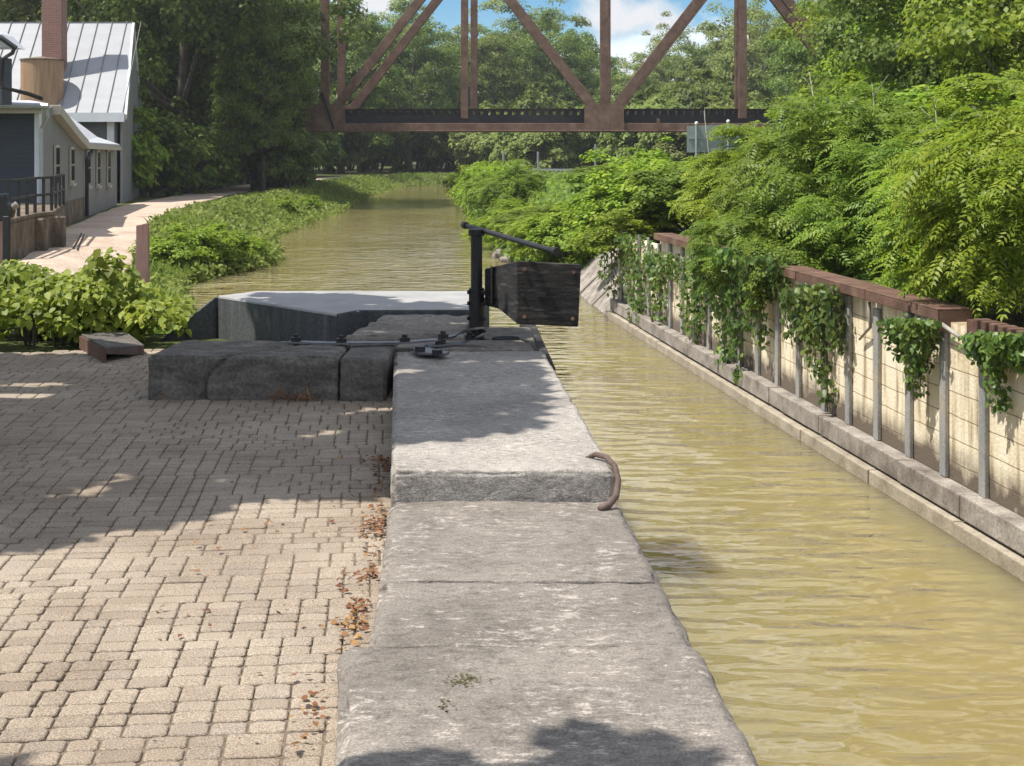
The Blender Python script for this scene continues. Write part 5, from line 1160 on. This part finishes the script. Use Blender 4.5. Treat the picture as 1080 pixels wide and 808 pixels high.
tag(leaves_of('bank_weeds', P, unit(len(X)) * .6 + np.array([.2, -.4, .7]), .135, T_LEAF, M['leaf_grass'], None), 'broad leaved weeds growing through the bank grass', 'weeds', kind='stuff')
for px, py0, Y, s, lab in ((178, 284, 37, .85, 'green weed clump beside the faded pink board'), (205, 284, 38.5, 1.0, 'broad weed clump in the middle of the nearest bank point'), (232, 282, 40, .95, 'bright yellow green weed clump on the nearest bank point'), (255, 281, 41.5, .7, 'low weed clump at the water end of the nearest bank point'),
                           (300, 236, 66, .7, 'sunlit weed clump farther along the left bank'), (325, 229, 72, .65, 'weed clump at the water edge of the second bank point')):
    x = (px - CX) * Y / F; place(weed, (x, Y, max(gz(x, Y), WATER_Z) - .1), rng.uniform(0, 6.28), (s, s, s * .9), lab)

for k, (px, py) in enumerate(((490, 716), (464, 744))):
    c = pz(px, py, .108); n_ = 90
    P = np.stack([rng.normal(size=n_) * .03, rng.normal(size=n_) * .022, rng.uniform(-.006, .003, n_)], 1)
    o = leaves_of('moss_patch', P, unit(n_) * .6 + np.array([0, 0, 2.0]), .012, T_DIAMOND, M['moss'], None); o.location = c
    tag(o, ('small moss tuft on the nearest coping stone, farther from the camera', 'small moss tuft on the nearest coping stone, nearer the camera')[k], 'moss')
n_ = 60000
Y = 1 / rng.uniform(1 / 118, 1 / 29.5, n_); X = np.interp(Y, [29.6, 33, 45, 66, 115], [2.05, 1.5, -.15, -1.5, -4.6]) + rng.uniform(-.3, 1, n_) ** 1 * (9 + Y * .05)
d = sd_poly(X, Y); k = (d > -.3) & ~((Y < 36.5) & (d < 2.6)); X, Y, d = X[k], Y[k], d[k]
hb = np.array([noise.noise((x * .5, y * .35, 6)) for x, y in zip(X, Y)])
P = np.stack([X, Y, np.maximum(ground_z(X, Y), WATER_Z) + rng.uniform(.02, .75, len(X)) * (.75 + .8 * hb) * np.where(Y > 55, .45, 1)], 1)
tag(leaves_of('bank_ground_cover', P, unit(len(X)) * .6 + np.array([-.3, -.4, .7]), .17, T_LEAF, M['leaf_shrub'], None), 'low leafy growth covering the right bank between the shrubs', 'ground cover', kind='stuff')
# dry leaves in the gutter between pavers and coping, and in the joints
n_ = 1500
Y = rng.uniform(3.6, 8.2, n_); edge = np.where(Y < 4.8, -.5 - .044 * (Y - 3.6) - .03, np.where(Y < 6.8, -.50 - .04 * (Y - 4.8), -.56 - .075 * (Y - 6.8)))
X = edge - np.abs(rng.normal(size=n_)) * .055 - .005
den = np.array([noise.noise((0, y * 2.3, 5)) for y in Y]); k = (den > .08) | (rng.random(n_) < .16); X, Y = X[k], Y[k]
far_ = rng.random(len(X)) < .10; X = np.where(far_, X - rng.uniform(.05, .8, len(X)), X)
P = np.stack([X, Y, np.full(len(X), .004) + rng.uniform(0, .022, len(X))], 1)
tag(foliage('dry_leaves', P, unit(len(X)) * .5 + np.array([0, 0, 1.0]), unit(len(X)), rng.uniform(.010, .034, len(X)), T_LEAF, M['leaf_dry']), 'dry brown leaves gathered along the foot of the coping', 'dry leaves', kind='stuff')
n_ = 500
X = rng.uniform(-2.4, -.9, n_); P = np.stack([X, 10.1 - np.abs(rng.normal(size=n_)) * .05 + 0 * X, np.full(n_, .006) + rng.uniform(0, .03, n_)], 1)
k = np.array([noise.noise((x * 3, 1, 2)) for x in X]) > .1; P = P[k]; n_ = len(P)
tag(foliage('dead_grass', P, unit(n_) + np.array([0, 0, .3]), unit(n_) + np.array([0, 0, .5]), rng.uniform(.04, .11, n_), T_BLADE, M['leaf_dry']), 'dead grass tufts along the foot of the dark cross stones', 'dead grass', kind='stuff')

# ------------------------------------------------------------------ thin summer haze
hm = bpy.data.materials.new('thin_haze'); hm.use_nodes = True
hn, hl = hm.node_tree.nodes, hm.node_tree.links; hn.clear()
ho = hn.new('ShaderNodeOutputMaterial'); hv = hn.new('ShaderNodeVolumePrincipled')
hv.inputs['Color'].default_value = (.93, .96, 1.0, 1); hv.inputs['Density'].default_value = HAZE; hv.inputs['Anisotropy'].default_value = .3
hl.new(hv.outputs[0], ho.inputs['Volume'])
mb = MB(); mb.box(-620, 620, -70, 1215, -5.5, 42)
tag(mb.build('haze', hm), kind='stuff')
